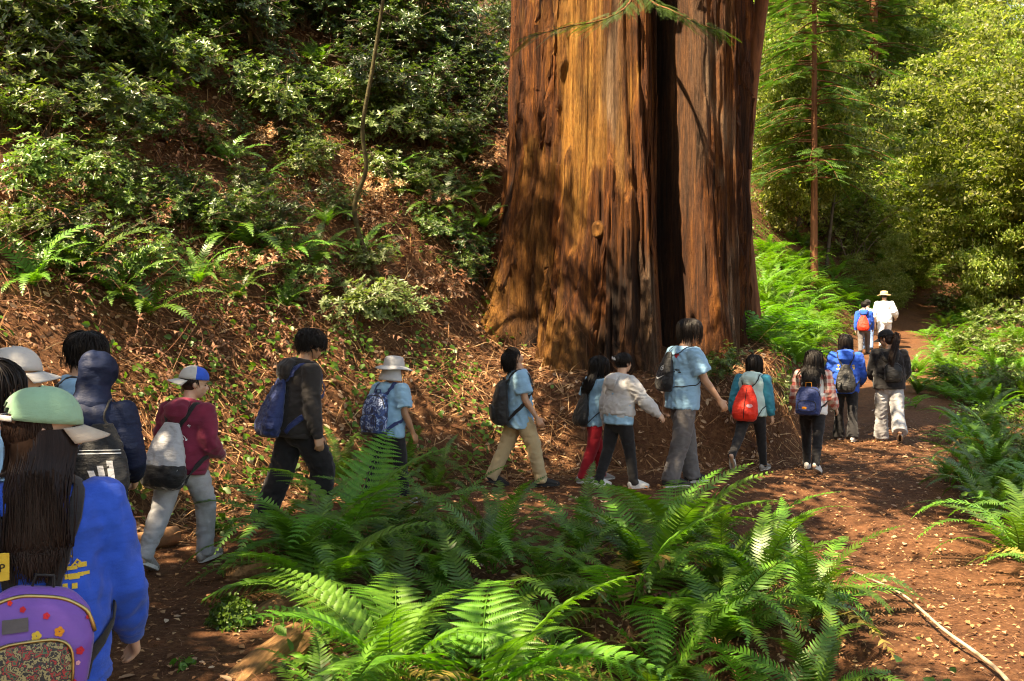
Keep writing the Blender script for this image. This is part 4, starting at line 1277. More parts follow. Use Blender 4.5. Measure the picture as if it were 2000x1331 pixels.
for x_ in (-.09, .1):
    back_print(f, 'print', rect_vf(.022, .004, 2, 1), x_, .185, 'whitep'); back_print(f, 'print', rect_vf(.004, .022, 1, 2), x_, .185, 'whitep')
bag(f, 'grey drawstring bag with black base on the maroon hoodie', 'sack', 'baggrey', .34, .46, .16, .05, -.02, lower=(.36, 'bagblack'), strapw=.017)
# patch pocket on the trousers
# 7 dark hoodie
f = person('tall boy in charcoal hoodie and baggy black trousers looking down', -1.83, 8.5, 1.74, 55, 0, ((-14, 10), (26, 32)), ((-10, 8, 12), (2, 9, 12)), 5, 0, (22, -14, 0), 1.06,
           top=hood_top('char', loose=.026, hem=-.045), bottom=('black', 1.6, 1.15), hood='down', hair=dict(kind='short', n=620, len=.5, puff=.16, mess=.4), detail=.008)
bag(f, 'floppy dark blue backpack on the charcoal hoodie', 'sack', 'bagblue', .34, .50, .17, .13, -.02, 'bagblue', strapw=.026, wr=.012, sag=.03)
# 8 bucket hat
f = person('child in grey brimmed hat with neck flap and light blue shirt', -1.18, 9.5, 1.43, 38, 2, SOFT_R, ((2, 22, 35), (2, 12, 24)), 4, 0, (30, -4, 0), 1.05, top=tee(), bottom=('black', 1.15), shoes=('shoegrey', 'sole'), hair=dict(kind='short', n=200, len=.4, puff=0), hat=('brim', 'hatgrey', 'dgrey', .40, 'hatgrey', .10, .46), detail=.008)
bag(f, 'blue camouflage backpack on the child in the brimmed hat', 'pack', 'camo', .29, .40, .14, .13, 0, 'bagblue', lower=(.07, 'bagblack'), pocket=('camo', .22, .15, .3, .05))
# 9 khaki trousers
f = person('boy in khaki trousers looking up at the tree', 0.08, 10.5, 1.52, 82, 0, ((-20, 6), (22, 10)), ((-8, 8, 15), (8, 9, 22)), -2, 0, (0, 52, 0), 1.0, top=tee(hem=-.10, loose=.024), bottom=('khaki', 1.25, 1.0), shoes=('shoeblack', 'dsole'), hair=dict(kind='short', n=560, len=.72, puff=.10, mess=.15), detail=.007, footdown=(14, -4))
bag(f, 'black backpack on the boy in khaki trousers', 'pack', 'bagblack', .31, .46, .17, .12, 0, pocket=('bagblack', .24, .17, .28, .06))
bag_print(f, 'emblem', rect_vf(.03, .012), .0, .42, 'baggrey', off=.05)
# 10 red trousers
f = person('girl with long dark hair in red trousers beside the grey hoodie', 0.90, 10.85, 1.40, 66, 1, SOFT, top=tee(hem=-.08), bottom=('red', 1.1, 1.0), shoes=('shoegrey', 'sole'), hair=dict(kind='long', n=420, len=1.5, mess=.12, w=.03), head=(8, 4, 0))
bag(f, 'black drawstring bag on the girl in red trousers', 'sack', 'bagblack', .27, .36, .12, .06, 0, strapw=.005)
# 11 pale grey hoodie
f = person('girl in cropped pale grey hoodie with hair pinned up', 1.12, 10.45, 1.44, 58, 1, SOFT_R, ((-6, 8, 10), (34, 20, 14)), 4, 0, (0, 0, 0), 1.05, top=hood_top('lgrey', hem=0.015, loose=.034), under_top=('tee', -.05, .022), bottom=('black', 1.0), shoes=('shoewhite', 'sole'), hood='down', hair=dict(kind='short', n=420, len=.42, puff=.05, mess=.08), detail=.009)
V, F = ell_ball(f.HS((0, -.50, .22)), Vector((.22, .16, .2)) * f.hh, f.Mh, 16, 10)
bun = obj('bun', py_mesh('bun', V, F, True, HAIR), f.hair)
for k_, (dx_, dz_) in enumerate(((-.10, .2), (.06, .16))):
    pts = [f.HS((dx_ + .055 * math.cos(a), -.675, dz_ + .085 * math.sin(2 * a) * .6 + .02 * a)) for a in np.linspace(0, 5.6, 15)]
    V, F = ell_tube(pts, .0035, .0035, Vector((0, 1, 0)), 6)
    obj('hair_clip', py_mesh('hair_clip', V, F, True, CL['whitep']), f.hair)
# 12 tall boy
f = person('tall boy in light blue shirt and dark grey trousers reaching one hand forward', 1.83, 10.7, 1.82, 68, 0, ((16, 8), (-10, 8)), ((-10, 8, 12), (22, 12, 16)), 3, 0, (14, -8, 0), 1.0, top=tee(loose=.028, hem=-.065), bottom=('dgrey', 1.35, 1.1), shoes=('shoeblack', 'sole'), hair=dict(kind='short', n=560, len=.72, puff=.12, mess=.12), detail=.007)
tree0 = f.tree
bag(f, 'black drawstring bag with a white tick emblem on the tall boy', 'sack', 'bagblack', .30, .42, .12, .27, -.05, strapw=.005)
sw = [(-.07, .0), (-.055, -.018), (-.03, -.022), (.0, -.012), (.08, .026), (.0, .0), (-.03, -.006), (-.05, -.004), (-.055, .004), (-.052, .018)]
bag_print(f, 'tick_emblem', poly_vf(sw), 0, .36, 'whitep', 1.0, .006)
bag_print(f, 'round_emblem', ring_vf(.03, .007), 0, .60, 'whitep', 1.0, .006); bag_print(f, 'round_emblem', bars(9, 6, .03, .014), 0, .60, 'whitep', .8, .006)
heart = [(.0, -.03), (-.035, .005), (-.03, .025), (-.012, .028), (0, .012), (.012, .028), (.03, .025), (.035, .005)]
back_print(f, 'print', poly_vf(heart), .07, .245, 'redp'); back_print(f, 'print', bars(12, 9, .10, .05), .075, .15, 'char')
# 13 teal jacket
f = person('girl in teal and mint jacket with a bob haircut', 2.82, 11.7, 1.40, 32, 1, ((-34, 18), (16, 4)), ((-8, 12, 15), (2, 10, 14)), 5, 0, (8, -6, 0), 1.05, top=dict(name='jacket', mat='mint', hem=-.05, loose=.026, sleeve='long', slv_mat='teal', wr=.008), bottom=('black', .98, .9), shoes=('shoegrey', 'sole'), hood='down', hair=dict(kind='bob', n=520, len=1.15, mess=.08, w=.03), detail=.008, footdown=(48, -4))
bag(f, 'bright red drawstring bag on the teal jacket', 'sack', 'bagred', .31, .42, .14, .08, -.02, 'strap', strapw=.006)
bag_print(f, 'zip', rect_vf(.008, .36, 1, 14), .01, .5, 'black'); bag_print(f, 'pink_patch', disc_vf(.035, .022), .07, .42, 'pinkp', 1, .006)
# 14 plaid shirt
f = person('girl in red and white plaid shirt with very long black hair', 3.50, 11.6, 1.42, 28, 1, ((14, 10), (-16, 10)), ((0, 14, 40), (0, 14, 40)), 5, 0, (-4, -10, 0), 1.02, top=dict(name='shirt', mat='plaid', hem=-.045, loose=.018, sleeve='long'), under_top=('white', -.065, .02), bottom=('black', 1.0, .92), shoes=('shoewhite', 'sole'), hair=dict(kind='long', n=800, len=2.3, mess=.10, w=.022, out=1.12), footdown=(0, 22))
bag(f, 'navy backpack with orange handle on the plaid shirt', 'pack', 'bagblue', .28, .33, .14, .06, -.01, 'strap', pocket=('bagblue', .21, .13, .3, .05))
bag_print(f, 'orange_patch', rect_vf(.05, .028), -.02, .24, 'orange', 1, .045)
V, F = ell_tube([f.bagBS((-.035, -.05, .14)), f.bagBS((-.03, -.06, .21)), f.bagBS((.03, -.06, .21)), f.bagBS((.035, -.05, .14))], .011, .005, Vector((0, 1, 0)), 8)
obj('handle', py_mesh('handle', V, F, True, CL['orange']), f.bagroot)
# 15 blue hoodie on the bend
f = person('girl in blue hoodie and flared black trousers on the bend of the trail', 4.86, 14.5, 1.58, 18, 1, SOFT, ((12, 14, 45), (12, 14, 45)), 3, 0, (0, -8, 0), 1.0, top=hood_top('blue', loose=.03, hem=-.06), bottom=('black', 1.05, 1.5), shoes=('shoewhite', 'sole'), hood='down', hair=dict(kind='bob', n=480, len=1.1, mess=.07, w=.03))
back_print(f, 'lettering', arc_text('UNK A', .11, .04, .30), .0, .215, 'gold'); back_print(f, 'print', bars(22, 8, .03, .05), -.105, .16, 'gold'); back_print(f, 'print', bars(23, 8, .03, .05), .105, .16, 'gold')
bag(f, 'shiny black drawstring bag on the blue hoodie at the bend', 'sack', 'bagblack', .28, .40, .13, .09, 0, strapw=.012)
# 16 black jacket, ponytail
f = person('woman in black jacket, black cap and ponytail with wide grey trousers', 5.42, 14.3, 1.62, 14, 0, ((10, 2), (-12, 34)), ((14, 10, 50), (14, 12, 50)), 2, 0, (-58, -12, 0), 1.1, top=dict(name='jacket', mat='black', hem=-.05, loose=.034, sleeve='long'), bottom=('grey', 1.5, 1.3), shoes=('shoeblack', 'sole'), hair=dict(kind='tail', n=320, len=.5, mess=.05, puff=0), hairmat=HAIRB, hat=('cap', 'black', 'black', 0), footdown=(0, 30))
bag(f, 'small black backpack on the woman in the black jacket', 'round', 'bagblack', .24, .27, .10, .16, .03, pocket=('bagblack', .17, .10, .4, .03))
# 17-19 far ahead in the sun
f = person('far hiker in blue hoodie with a red bag walking in the sun', 9.55, 27.0, 1.50, 20, 1, STRIDE_R, top=hood_top('blue'), bottom=('dgrey', 1.1), hair=dict(kind='short', n=200, len=.4), hood='down', detail=.014)
bag(f, 'red bag on the far hiker in the blue hoodie', 'sack', 'bagred', .32, .42, .14, .10, -.02)
person('far hiker in a white shirt and jeans between blue hoodie and straw hat', 10.0, 28.0, 1.50, 18, 1, STRIDE, top=tee('white'), bottom=('jean', 1.1), hair=dict(kind='short', n=200, len=.4), hat=('cap', 'black', 'black', 0), detail=.014)
person('far adult in white clothes and a straw sun hat', 10.55, 28.2, 1.72, 16, 1, STRIDE_R, ((-8, 10, 15), (0, 24, 60)), top=dict(name='shirt', mat='white', hem=-.06, loose=.03, sleeve='long'), bottom=('white', 1.3), hair=dict(kind='short', n=200, len=.4), hat=('brim', 'straw', 'white', .36, None, .02, .42), detail=.014)

# ------------------------------------------------------------------ plants: materials
M_FERN = leaf_mat('sword_fern_green', [(0.045, 0.12, 0.013), (0.075, 0.175, 0.02), (0.115, 0.225, 0.03)], 0.42, 0.32, objvar=0.42)
M_YELLOW = leaf_mat('old_frond_yellow', [(0.20, 0.17, 0.03), (0.28, 0.19, 0.05), (0.16, 0.10, 0.03)], 0.6, 0.3)
M_LADY = leaf_mat('lady_fern_green', [(0.07, 0.19, 0.018), (0.10, 0.25, 0.025), (0.12, 0.27, 0.03)], 0.5, 0.42, objvar=0.18)
M_DEAD = leaf_mat('dead_frond_brown', [(0.10, 0.042, 0.017), (0.19, 0.088, 0.038), (0.32, 0.185, 0.10)], 0.8, 0.2, (1, 0.7, 0.4))
M_SHRUB = leaf_mat('shrub_leaf', [(0.035, 0.075, 0.016), (0.065, 0.125, 0.022), (0.115, 0.19, 0.04), (0.20, 0.25, 0.08)], 0.33, 0.3)
M_DARK = leaf_mat('dark_evergreen_leaf', [(0.022, 0.05, 0.014), (0.045, 0.085, 0.02), (0.085, 0.135, 0.03)], 0.3, 0.28)
M_PALE = leaf_mat('pale_shrub_leaf', [(0.10, 0.16, 0.05), (0.16, 0.23, 0.08), (0.24, 0.30, 0.13)], 0.4, 0.35)
M_BROAD = leaf_mat('broadleaf_leaf', [(0.08, 0.125, 0.025), (0.14, 0.19, 0.04), (0.22, 0.265, 0.07), (0.36, 0.37, 0.15)], 0.42, 0.5, objvar=0.35)
M_NEEDLE = leaf_mat('redwood_needle', [(0.025, 0.06, 0.012), (0.045, 0.10, 0.018), (0.075, 0.14, 0.025)], 0.5, 0.3)
M_COVER = leaf_mat('ground_cover_leaf', [(0.05, 0.12, 0.015), (0.08, 0.18, 0.02), (0.11, 0.22, 0.03)], 0.45, 0.4)
M_LITTER = leaf_mat('leaf_litter', [(0.07, 0.026, 0.011), (0.15, 0.058, 0.024), (0.23, 0.10, 0.045), (0.33, 0.17, 0.085), (0.45, 0.28, 0.165), (0.56, 0.41, 0.28)], 0.7, 0.12, (1, .8, .6), 0.3)
M_TWIG = leaf_mat('twig_litter', [(0.07, 0.028, 0.012), (0.17, 0.065, 0.026), (0.28, 0.125, 0.055), (0.38, 0.22, 0.12)], 0.8, 0.0)
M_PALELEAF = leaf_mat('pale_fallen_leaf', [(0.30, 0.17, 0.095), (0.42, 0.28, 0.17), (0.55, 0.42, 0.30)], 0.65, 0.1, (1, .8, .6), 0.3)

def wood_mat(name, c0, c1, sc_=(20, 20, 2.5), bump=0.6):
    m, nt, b, out = new_mat(name)
    n = noise_tex(nt, 1.0, 5, stretch=sc_, rough=0.65)
    nt.links.new(ramp(nt, [(0.3, c0), (0.7, c1)], n), b.inputs['Base Color'])
    b.inputs['Roughness'].default_value = 0.85; b.inputs['Specular IOR Level'].default_value = 0.25
    add_bump(nt, b, n, bump, 0.02)
    return m
M_STEM = wood_mat('shrub_stem', (0.06, 0.04, 0.025), (0.17, 0.13, 0.09), (30, 30, 30))
M_MOSSY = wood_mat('mossy_stem', (0.035, 0.026, 0.014), (0.10, 0.09, 0.038), (14, 14, 14))
M_REDTRUNK = wood_mat('young_redwood_bark', (0.06, 0.024, 0.012), (0.22, 0.09, 0.04), (16, 16, 1.2))
M_GREYTRUNK = wood_mat('grey_bark', (0.03, 0.024, 0.018), (0.10, 0.082, 0.06), (9, 9, 5))
M_FALLEN = wood_mat('fallen_wood', (0.15, 0.07, 0.035), (0.34, 0.18, 0.09), (12, 12, 12))
M_PALEWOOD = wood_mat('pale_dry_stick', (0.20, 0.14, 0.09), (0.46, 0.38, 0.28), (10, 10, 10))
M_SPLIT = wood_mat('split_redwood', (0.09, 0.042, 0.018), (0.36, 0.19, 0.08), (26, 4, 26), 1.0)

# ------------------------------------------------------------------ placing by terrain
def ground_at(px, py, y0=2.0, y1=110.0):
    Y = np.geomspace(y0, y1, 900)
    X = (px - 1000) * Y / FPX; Zr = CAM_H - (py - HORIZON) * Y / FPX
    hit = np.nonzero(quick_h(X, Y) > Zr)[0]
    i = hit[0] if len(hit) else len(Y) - 1
    return Vector((X[i], Y[i], float(quick_h(X[i], Y[i]))))

# ------------------------------------------------------------------ ferns
def frond_path(L, e0, e1, n=40, bow=0.0, pw=1.25):
    t = np.linspace(0, 1, n)
    e = np.radians(e0 + (e1 - e0) * t ** pw)
    ds = L / (n - 1)
    y = np.concatenate([[0], np.cumsum(np.cos(e[:-1]) * ds)]); z = np.concatenate([[0], np.cumsum(np.sin(e[:-1]) * ds)])
    x = bow * L * t ** 2
    P = np.stack([x, y, z], 1)
    T = np.gradient(P, axis=0); T /= np.linalg.norm(T, axis=1, keepdims=True)
    X = np.cross(T, np.array([0, 0, 1.0])); nx = np.linalg.norm(X, axis=1, keepdims=True)
    X = np.where(nx > 0.05, X / np.maximum(nx, 1e-6), np.array([1.0, 0, 0]))
    X[X[:, 0] < 0] *= -1
    N = np.cross(X, T)
    return t, P, T, X, N

def at_t(t, arr, q):
    return np.stack([np.interp(q, t, arr[:, i]) for i in range(3)], 1)

def sword_frond(L=0.9, e0=72, e1=-25, pairs=34, bow=0.0, wid=0.105, seed=0, curl=0.0, rag=0.0):
    rs = np.random.default_rng(seed)
    t, P, T, X, N = frond_path(L, e0, e1, bow=bow)
    parts = [tube(P[::5], np.linspace(0.0045, 0.0012, len(P[::5])) * (L / 0.9) ** .5, 3, False)]
    q = np.linspace(0.10, 0.985, pairs)
    prof = np.clip((q - 0.04) / 0.16, 0, 1) ** 0.6 * (1 - q ** 2.6) ** 0.85 + 0.03
    gap = L * (q[1] - q[0])
    c, tt, xx, nn = (at_t(t, a, q) for a in (P, T, X, N))
    for s in (-1, 1):
        w = wid * L * prof * rs.uniform(0.9, 1.08, pairs)
        if rag: w = w * np.where(rs.random(pairs) < rag * .6, 0.05, rs.uniform(1 - .8 * rag, 1.2, pairs))
        if not rag: w = w * np.where(rs.random(pairs) < .03, .25, 1.0)
        d = s * xx * 0.95 + tt * (0.28 + 0.25 * q + rag * rs.normal(0, .5, pairs))[:, None] + nn * (0.20 - curl + rs.normal(0, 0.09 + rag * .5, pairs))[:, None]
        d /= np.linalg.norm(d, axis=1, keepdims=True)
        hwid = gap * 0.44
        b0 = c - tt * hwid; b1 = c + tt * hwid * 0.9
        m0 = c + d * (w * 0.55)[:, None] - tt * hwid * 0.8 - nn * (w * 0.03)[:, None]; m1 = m0 + tt * hwid * 1.55
        tip = c + d * w[:, None] + tt * (w * 0.12)[:, None] - nn * (w * (0.16 + 0.5 * curl))[:, None]
        V = np.stack([b0, b1, m1, m0, tip], 1).reshape(-1, 3)
        F = (np.array([[0, 1, 2], [0, 2, 3], [3, 2, 4]])[None] + (np.arange(pairs) * 5)[:, None, None]).reshape(-1, 3)
        parts.append((V, F))
    return merge(parts)

def lady_frond(L=1.0, e0=60, e1=-40, pairs=19, bow=0.0, wid=0.26, seed=0):
    rs = np.random.default_rng(seed)
    t, P, T, X, N = frond_path(L, e0, e1, bow=bow, pw=1.1)
    parts = [tube(P[::4], np.linspace(0.006, 0.0015, len(P[::4])), 3, False)]
    q = 0.16 + 0.83 * np.linspace(0, 1, pairs) ** 0.92
    prof = np.clip(0.45 + (q - 0.16) / 0.22 * 0.55, 0, 1) * (1 - ((q - 0.3).clip(0) / 0.72) ** 1.35).clip(0.02) + 0.02
    c, tt, xx, nn = (at_t(t, a, q) for a in (P, T, X, N))
    for s in (-1, 1):
        for i in range(pairs):
            w = wid * L * prof[i] * rs.uniform(0.93, 1.05)
            d = s * xx[i] + tt[i] * 0.35 + nn[i] * (0.12 + rs.normal(0, 0.05)); d /= np.linalg.norm(d)
            k = max(4, int(15 * prof[i] + 3))
            u = np.linspace(0.04, 0.97, k)
            ax = c[i] + d[None] * (u * w)[:, None] - nn[i][None] * (0.30 * w * u ** 2)[:, None] + tt[i][None] * (0.10 * w * u ** 2)[:, None]
            g = w * (u[1] - u[0])
            pw_ = 0.105 * wid / 0.26 * L * 0.42 * prof[i] ** 0.5 * (1 - u ** 1.6).clip(0.10) * np.clip(0.5 + u * 4, 0, 1)
            fwd = tt[i] - d * np.dot(tt[i], d); fwd /= np.linalg.norm(fwd)
            for s2 in (-1, 1):
                dir2 = s2 * fwd * 0.93 + d * 0.40
                b0 = ax - d * g * 0.46; b1 = ax + d * g * 0.46
                tip = ax + dir2[None] * pw_[:, None] - nn[i][None] * (pw_ * 0.18)[:, None]
                mid = ax + dir2[None] * (pw_ * 0.6)[:, None] + d * g * 0.52
                V = np.stack([b0, b1, mid, tip], 1).reshape(-1, 3)
                F = (np.array([[0, 1, 2], [0, 2, 3]])[None] + (np.arange(k) * 4)[:, None, None]).reshape(-1, 3)
                parts.append((V, F))
            rib = np.stack([c[i], ax[-1]])
            sd = fwd * 0.0016
            V = np.concatenate([ax - sd, ax + sd]); j = np.arange(k - 1)
            F = np.concatenate([np.stack([j, j + 1, j + k], 1), np.stack([j + 1, j + k + 1, j + k], 1)])
            V = V + nn[i] * 0.001
            parts.append((V, F))
    return merge(parts)

SWORD = [np_mesh('sword_frond', *sword_frond(0.9, e0, e1, 34 + i % 3, bow, seed=i, curl=cu), mat=M_FERN)
         for i, (e0, e1, bow, cu) in enumerate([(78, 10, 0.03, 0), (72, -10, -0.05, .05), (66, -35, 0.04, .05), (58, -50, -0.03, .1), (48, -62, 0.06, .1), (80, -55, -0.05, 0.05), (40, -35, 0.05, .05)])]
DEADF = [np_mesh('dead_frond', *sword_frond(0.85, e0, e1, 24, bow, 0.07, seed=40 + i, curl=0.7, rag=0.8), mat=M_DEAD)
         for i, (e0, e1, bow) in enumerate([(20, -80, 0.06), (-10, -88, -0.08), (35, -85, 0.1)])]
OLDF = [np_mesh('old_frond', *sword_frond(0.9, e0, e1, 32, bow, seed=50 + i, curl=0.15, rag=.3), mat=M_YELLOW) for i, (e0, e1, bow) in enumerate([(60, -60, .08), (45, -70, -.1)])]
LADY = [np_mesh('lady_frond', *lady_frond(1.0, e0, e1, 17 + i % 3, bow, 0.22, seed=60 + i), mat=M_LADY)
        for i, (e0, e1, bow) in enumerate([(62, -8, 0.05), (55, -35, -0.06), (48, -50, 0.08), (66, -30, -0.04), (38, -58, 0.05), (70, 5, -0.05)])]
M_FAR = {}
def fern_blob(kind, n, seed, dead=0):
    """all fronds of one small or distant fern as a single mesh"""
    rs = np.random.default_rng(seed); parts = []
    for i in range(n):
        az = 2 * math.pi * (i + rs.uniform(-.3, .3)) / n
        e0 = rs.uniform(45, 80); e1 = rs.uniform(-55, 5); L = rs.uniform(0.65, 1.05)
        V, F = (sword_frond(L, e0, e1, 24, rs.uniform(-.06, .06), 0.11, seed * 31 + i) if kind == 's' else lady_frond(L, e0 - 10, e1, 12, rs.uniform(-.06, .06), 0.24, seed * 31 + i))
        c, s = math.cos(az), math.sin(az)
        parts.append((V @ np.array([[c, s, 0], [-s, c, 0], [0, 0, 1]]), F))
    return merge(parts)
FARSWORD = [np_mesh('fern', *fern_blob('s', 9 + i, 100 + i), mat=M_FERN) for i in range(5)]
FARLADY = [np_mesh('fern', *fern_blob('l', 7 + i % 3, 120 + i), mat=M_LADY) for i in range(3)]

def big_fern(loc, kind, n, size, label, seed, az0=0, az1=360, dead=3, group='ferns along the near edge of the trail', tilt=0):
    rs = random.Random(seed)
    f = empty('sword_fern' if kind == 's' else 'lady_fern', loc, 0, label, 'fern', group)
    src = SWORD if kind == 's' else LADY
    for i in range(n):
        az = az0 + (az1 - az0) * (i + rs.uniform(-0.35, 0.35)) / n
        s = size * rs.uniform(0.78, 1.12)
        me = src[rs.randrange(len(src))]
        if rs.random() < 0.07: me = OLDF[rs.randrange(2)]
        o = obj('frond', me, f, (0.03 * math.cos(R(az)), 0.03 * math.sin(R(az)), 0), (R(rs.uniform(-10, 8)), R(rs.uniform(-16, 16)), R(az - 90)), s)
    for i in range(dead):
        az = rs.uniform(0, 360)
        obj('dead_frond', DEADF[rs.randrange(3)], f, (0, 0, 0.02), (R(rs.uniform(-12, 12)), R(rs.uniform(-15, 15)), R(az - 90)), size * rs.uniform(0.6, 0.95))
    return f

# foreground, clump by clump
FG = [
 (on(-1.42, 6.95), 's', 20, 1.2, 'upright sword fern right in front of the hiker in the charcoal hoodie', 0, 360, 6),
 (on(-0.98, 7.5), 's', 16, 1.15, 'sword fern with arching fronds below the camouflage backpack', -70, 220, 5),
 (on(-0.62, 5.15, .08), 'l', 16, 0.95, 'broad pale green lady fern, the largest plant at the bottom middle', 20, 350, 2),
 (on(-0.15, 4.95, .10), 'l', 17, 1.02, 'lady fern with long fronds arching to the lower right of the bottom middle', -140, 100, 2),
 (on(-0.35, 5.9, .1), 'l', 10, 0.8, 'lady fern behind the largest one at the bottom middle', 0, 360, 2),
 (on(-1.05, 5.85), 's', 13, 0.72, 'small pale fern beside the leafy cushion on the trail edge', 40, 350, 3),
 (on(-0.12, 7.9), 's', 13, 0.85, 'fern with one upright frond below the feet of the boy in khaki trousers', 0, 360, 3),
 (on(0.3, 7.1), 's', 14, 0.9, 'low sword fern with spread fronds left of the red rooty bank', 0, 360, 4),
 (on(-0.5, 6.9), 's', 13, 0.85, 'sword fern between the lady ferns and the trail in the middle', 0, 360, 4),
 (on(1.02, 7.45), 's', 22, 1.3, 'tall sword fern in front of the red trousers and grey hoodie', 0, 360, 7),
 (on(1.35, 6.5, .1), 's', 18, 1.18, 'sword fern with fronds hanging over the dark bank on its right', -120, 120, 10),
 (on(2.0, 8.05), 's', 13, 1.0, 'fern with a single tall frond in front of the teal jacket', 0, 360, 3),
 (on(1.95, 6.6), 's', 15, 1.0, 'drooping sword fern on the right rim of the hollow', -130, 110, 6),
 (on(1.35, 4.75, .05), 'l', 10, 0.62, 'small bright fern at the bottom edge right of the middle', 0, 360, 1),
 (on(1.85, 5.0, 0.0), 'l', 9, 0.5, 'little fern at the bottom edge beside the pale fallen branch', 0, 360, 1),
 (on(-0.80, 4.4, .1), 's', 14, 0.95, 'dark drooping fern in the shade at the bottom left of the hollow', 40, 350, 4),
 (on(0.3, 4.5, 0), 's', 13, 0.85, 'shaded fern at the very bottom below the big lady fern', 0, 360, 5),
 (on(0.72, 5.7, .05), 's', 14, 0.95, 'fern hanging over the dark rooty hollow in the middle', 150, 400, 10),
 (on(1.75, 5.7, .0), 's', 12, 0.9, 'fern low on the right side of the hollow above the small bright fern', 0, 360, 6),
 (on(4.15, 8.1), 's', 16, 1.15, 'large sword fern cut by the right edge beside the dirt slope', 0, 360, 2),
 (on(4.0, 7.1), 's', 12, 0.9, 'lower sword fern at the right edge in front of the larger one', 0, 360, 2),
 (on(-3.25, 6.6), 's', 12, 0.9, 'fern behind the navy hooded jacket on the uphill side', 0, 360, 2),
]
for i, (loc, kind, n, size, lab, a0, a1, dead) in enumerate(FG):
    big_fern(loc, kind, n, size, lab, 300 + i, a0, a1, dead)
for i, (x_, y_) in enumerate([(-1.25, 6.35), (-0.75, 6.3), (-0.2, 6.4), (0.35, 6.25), (0.78, 6.85), (1.6, 7.5), (0.6, 8.05), (1.75, 7.0), (-1.3, 7.5), (-0.15, 7.3), (0.95, 6.1), (-0.55, 7.9), (1.4, 8.2), (-1.0, 8.1), (0.1, 5.6), (1.4, 5.5)]):
    big_fern(on(x_, y_, .03), 's' if i % 4 else 'l', 13, 0.92 + 0.35 * ((i * .37) % 1), 'one of the crowded ferns between the trail and the hollow', 800 + i, dead=6, group='ferns crowding the near edge of the trail')
for i, (x_, y_, s_) in enumerate([(4.6, 9.6, .95), (5.05, 10.6, 1.0), (5.7, 11.8, 1.0), (5.3, 9.9, 1.0), (6.3, 12.9, 1.0), (6.7, 13.8, 1.0), (4.6, 8.8, .9), (7.0, 15.2, 1.1), (5.0, 11.4, .7), (5.9, 12.9, .8)]):
    big_fern(on(x_, y_, .02), 's', 12, s_, 'sword fern in the dense row along the right edge of the trail', 840 + i, dead=2, group='ferns lining the right edge of the trail')
HILLF = [(440, 300, .8), (510, 345, .6), (430, 410, .75), (480, 465, 1.0), (560, 500, .9), (620, 500, .8), (350, 400, .6), (160, 520, 1.0), (70, 540, .9),
         (860, 400, .9), (925, 370, .8), (820, 350, .7), (945, 430, .8), (705, 480, .7), (640, 420, .6), (290, 600, 1.0), (760, 330, .7), (880, 450, .7),
         (560, 200, .8), (620, 110, .8), (390, 540, .8), (230, 560, .9), (560, 580, .6), (470, 560, .7), (905, 300, .8), (840, 260, .7), (60, 420, .6)]
for i, (px, py, s) in enumerate(HILLF):
    p = ground_at(px, py + 25)
    o = obj('sword_fern', FARSWORD[i % 5], None, p, (R(-22), 0, R(37 * i)), s * 1.05)
    o.rotation_euler = (Euler((R(25), 0, 0)).to_matrix() @ Matrix.Rotation(R(47 * i), 3, 'Z')).to_euler()
    tag(o, 'sword fern growing on the brown leaf-littered hillside left of the redwood', 'fern', 'ferns on the left hillside')
for i, (x, y, s, lab) in enumerate([(-1.15, 10.75, 1.0, 'bright fern behind the bucket hat hiker, left of the boy in khaki'), (-1.75, 10.15, .95, 'bright fern rising behind the camouflage backpack'),
                                    (-3.55, 7.9, .95, 'bright fern behind the dark-haired boy at left'), (-0.8, 10.35, .7, 'low fern by the elbow of the bucket hat hiker'),
                                    (-3.1, 8.3, .6, 'pale fern between the navy jacket and the maroon hoodie')]):
    big_fern(on(x, y), 's', 11, s, lab, 500 + i, dead=1, group='ferns at the foot of the hillside')
rs = np.random.default_rng(77)
def far_ferns(n, x0, x1, y0, y1, ok, label, group, size=(0.7, 1.2), lady=.5):
    c = 0
    for k in range(n * 6):
        px, py = rs.uniform(x0, x1), rs.uniform(y0, y1)
        p = ground_at(px, py)
        if not ok(p): continue
        d, _ = trail_info(p.x, p.y)
        if abs(d[0]) < 0.95 or p.y > 60: continue
        me = FARLADY[rs.integers(3)] if rs.random() < lady else FARSWORD[rs.integers(5)]
        o = obj('fern', me, None, p, (R(rs.uniform(-12, 12)), R(rs.uniform(-10, 22)), R(rs.uniform(0, 360))), rs.uniform(*size))
        tag(o, label, 'fern', group); c += 1
        if c >= n: break
far_ferns(110, 1475, 1740, 420, 730, lambda p: 13.5 < p.y < 34, 'sunlit fern on the bright bank right of the redwood', 'ferns on the bright bank', (0.8, 1.35), .6)
far_ferns(45, 1700, 1900, 470, 640, lambda p: p.y > 30, 'dark fern on the shaded bank behind the far hikers', 'ferns on the far bank', (0.9, 1.6), .3)
far_ferns(80, 1760, 2010, 600, 800, lambda p: p.y > 12, 'fern in the green thicket right of the trail', 'ferns right of the trail', (0.6, 1.1), .5)
far_ferns(16, 1850, 2010, 800, 980, lambda p: p.x > 4.3, 'low fern by the right edge of the picture', 'ferns by the right edge', (0.5, 0.85), .2)

# ------------------------------------------------------------------ leaves, shrubs
LEAF_T = np.array([[0, 0, 0], [-0.17, 0.28, 0.05], [-0.16, 0.68, 0.03], [0, 1, -0.10], [0.16, 0.68, 0.03], [0.17, 0.28, 0.05], [0, 0.48, -0.03]])
LEAF_F = np.array([[0, 6, 1], [1, 6, 2], [2, 6, 3], [3, 6, 4], [4, 6, 5], [5, 6, 0]])
CARD_T = np.array([[0, 0, 0], [-0.24, 0.5, 0.05], [0.24, 0.5, 0.05], [0, 1, -0.08]])
CARD_F = np.array([[0, 2, 1], [1, 2, 3]])

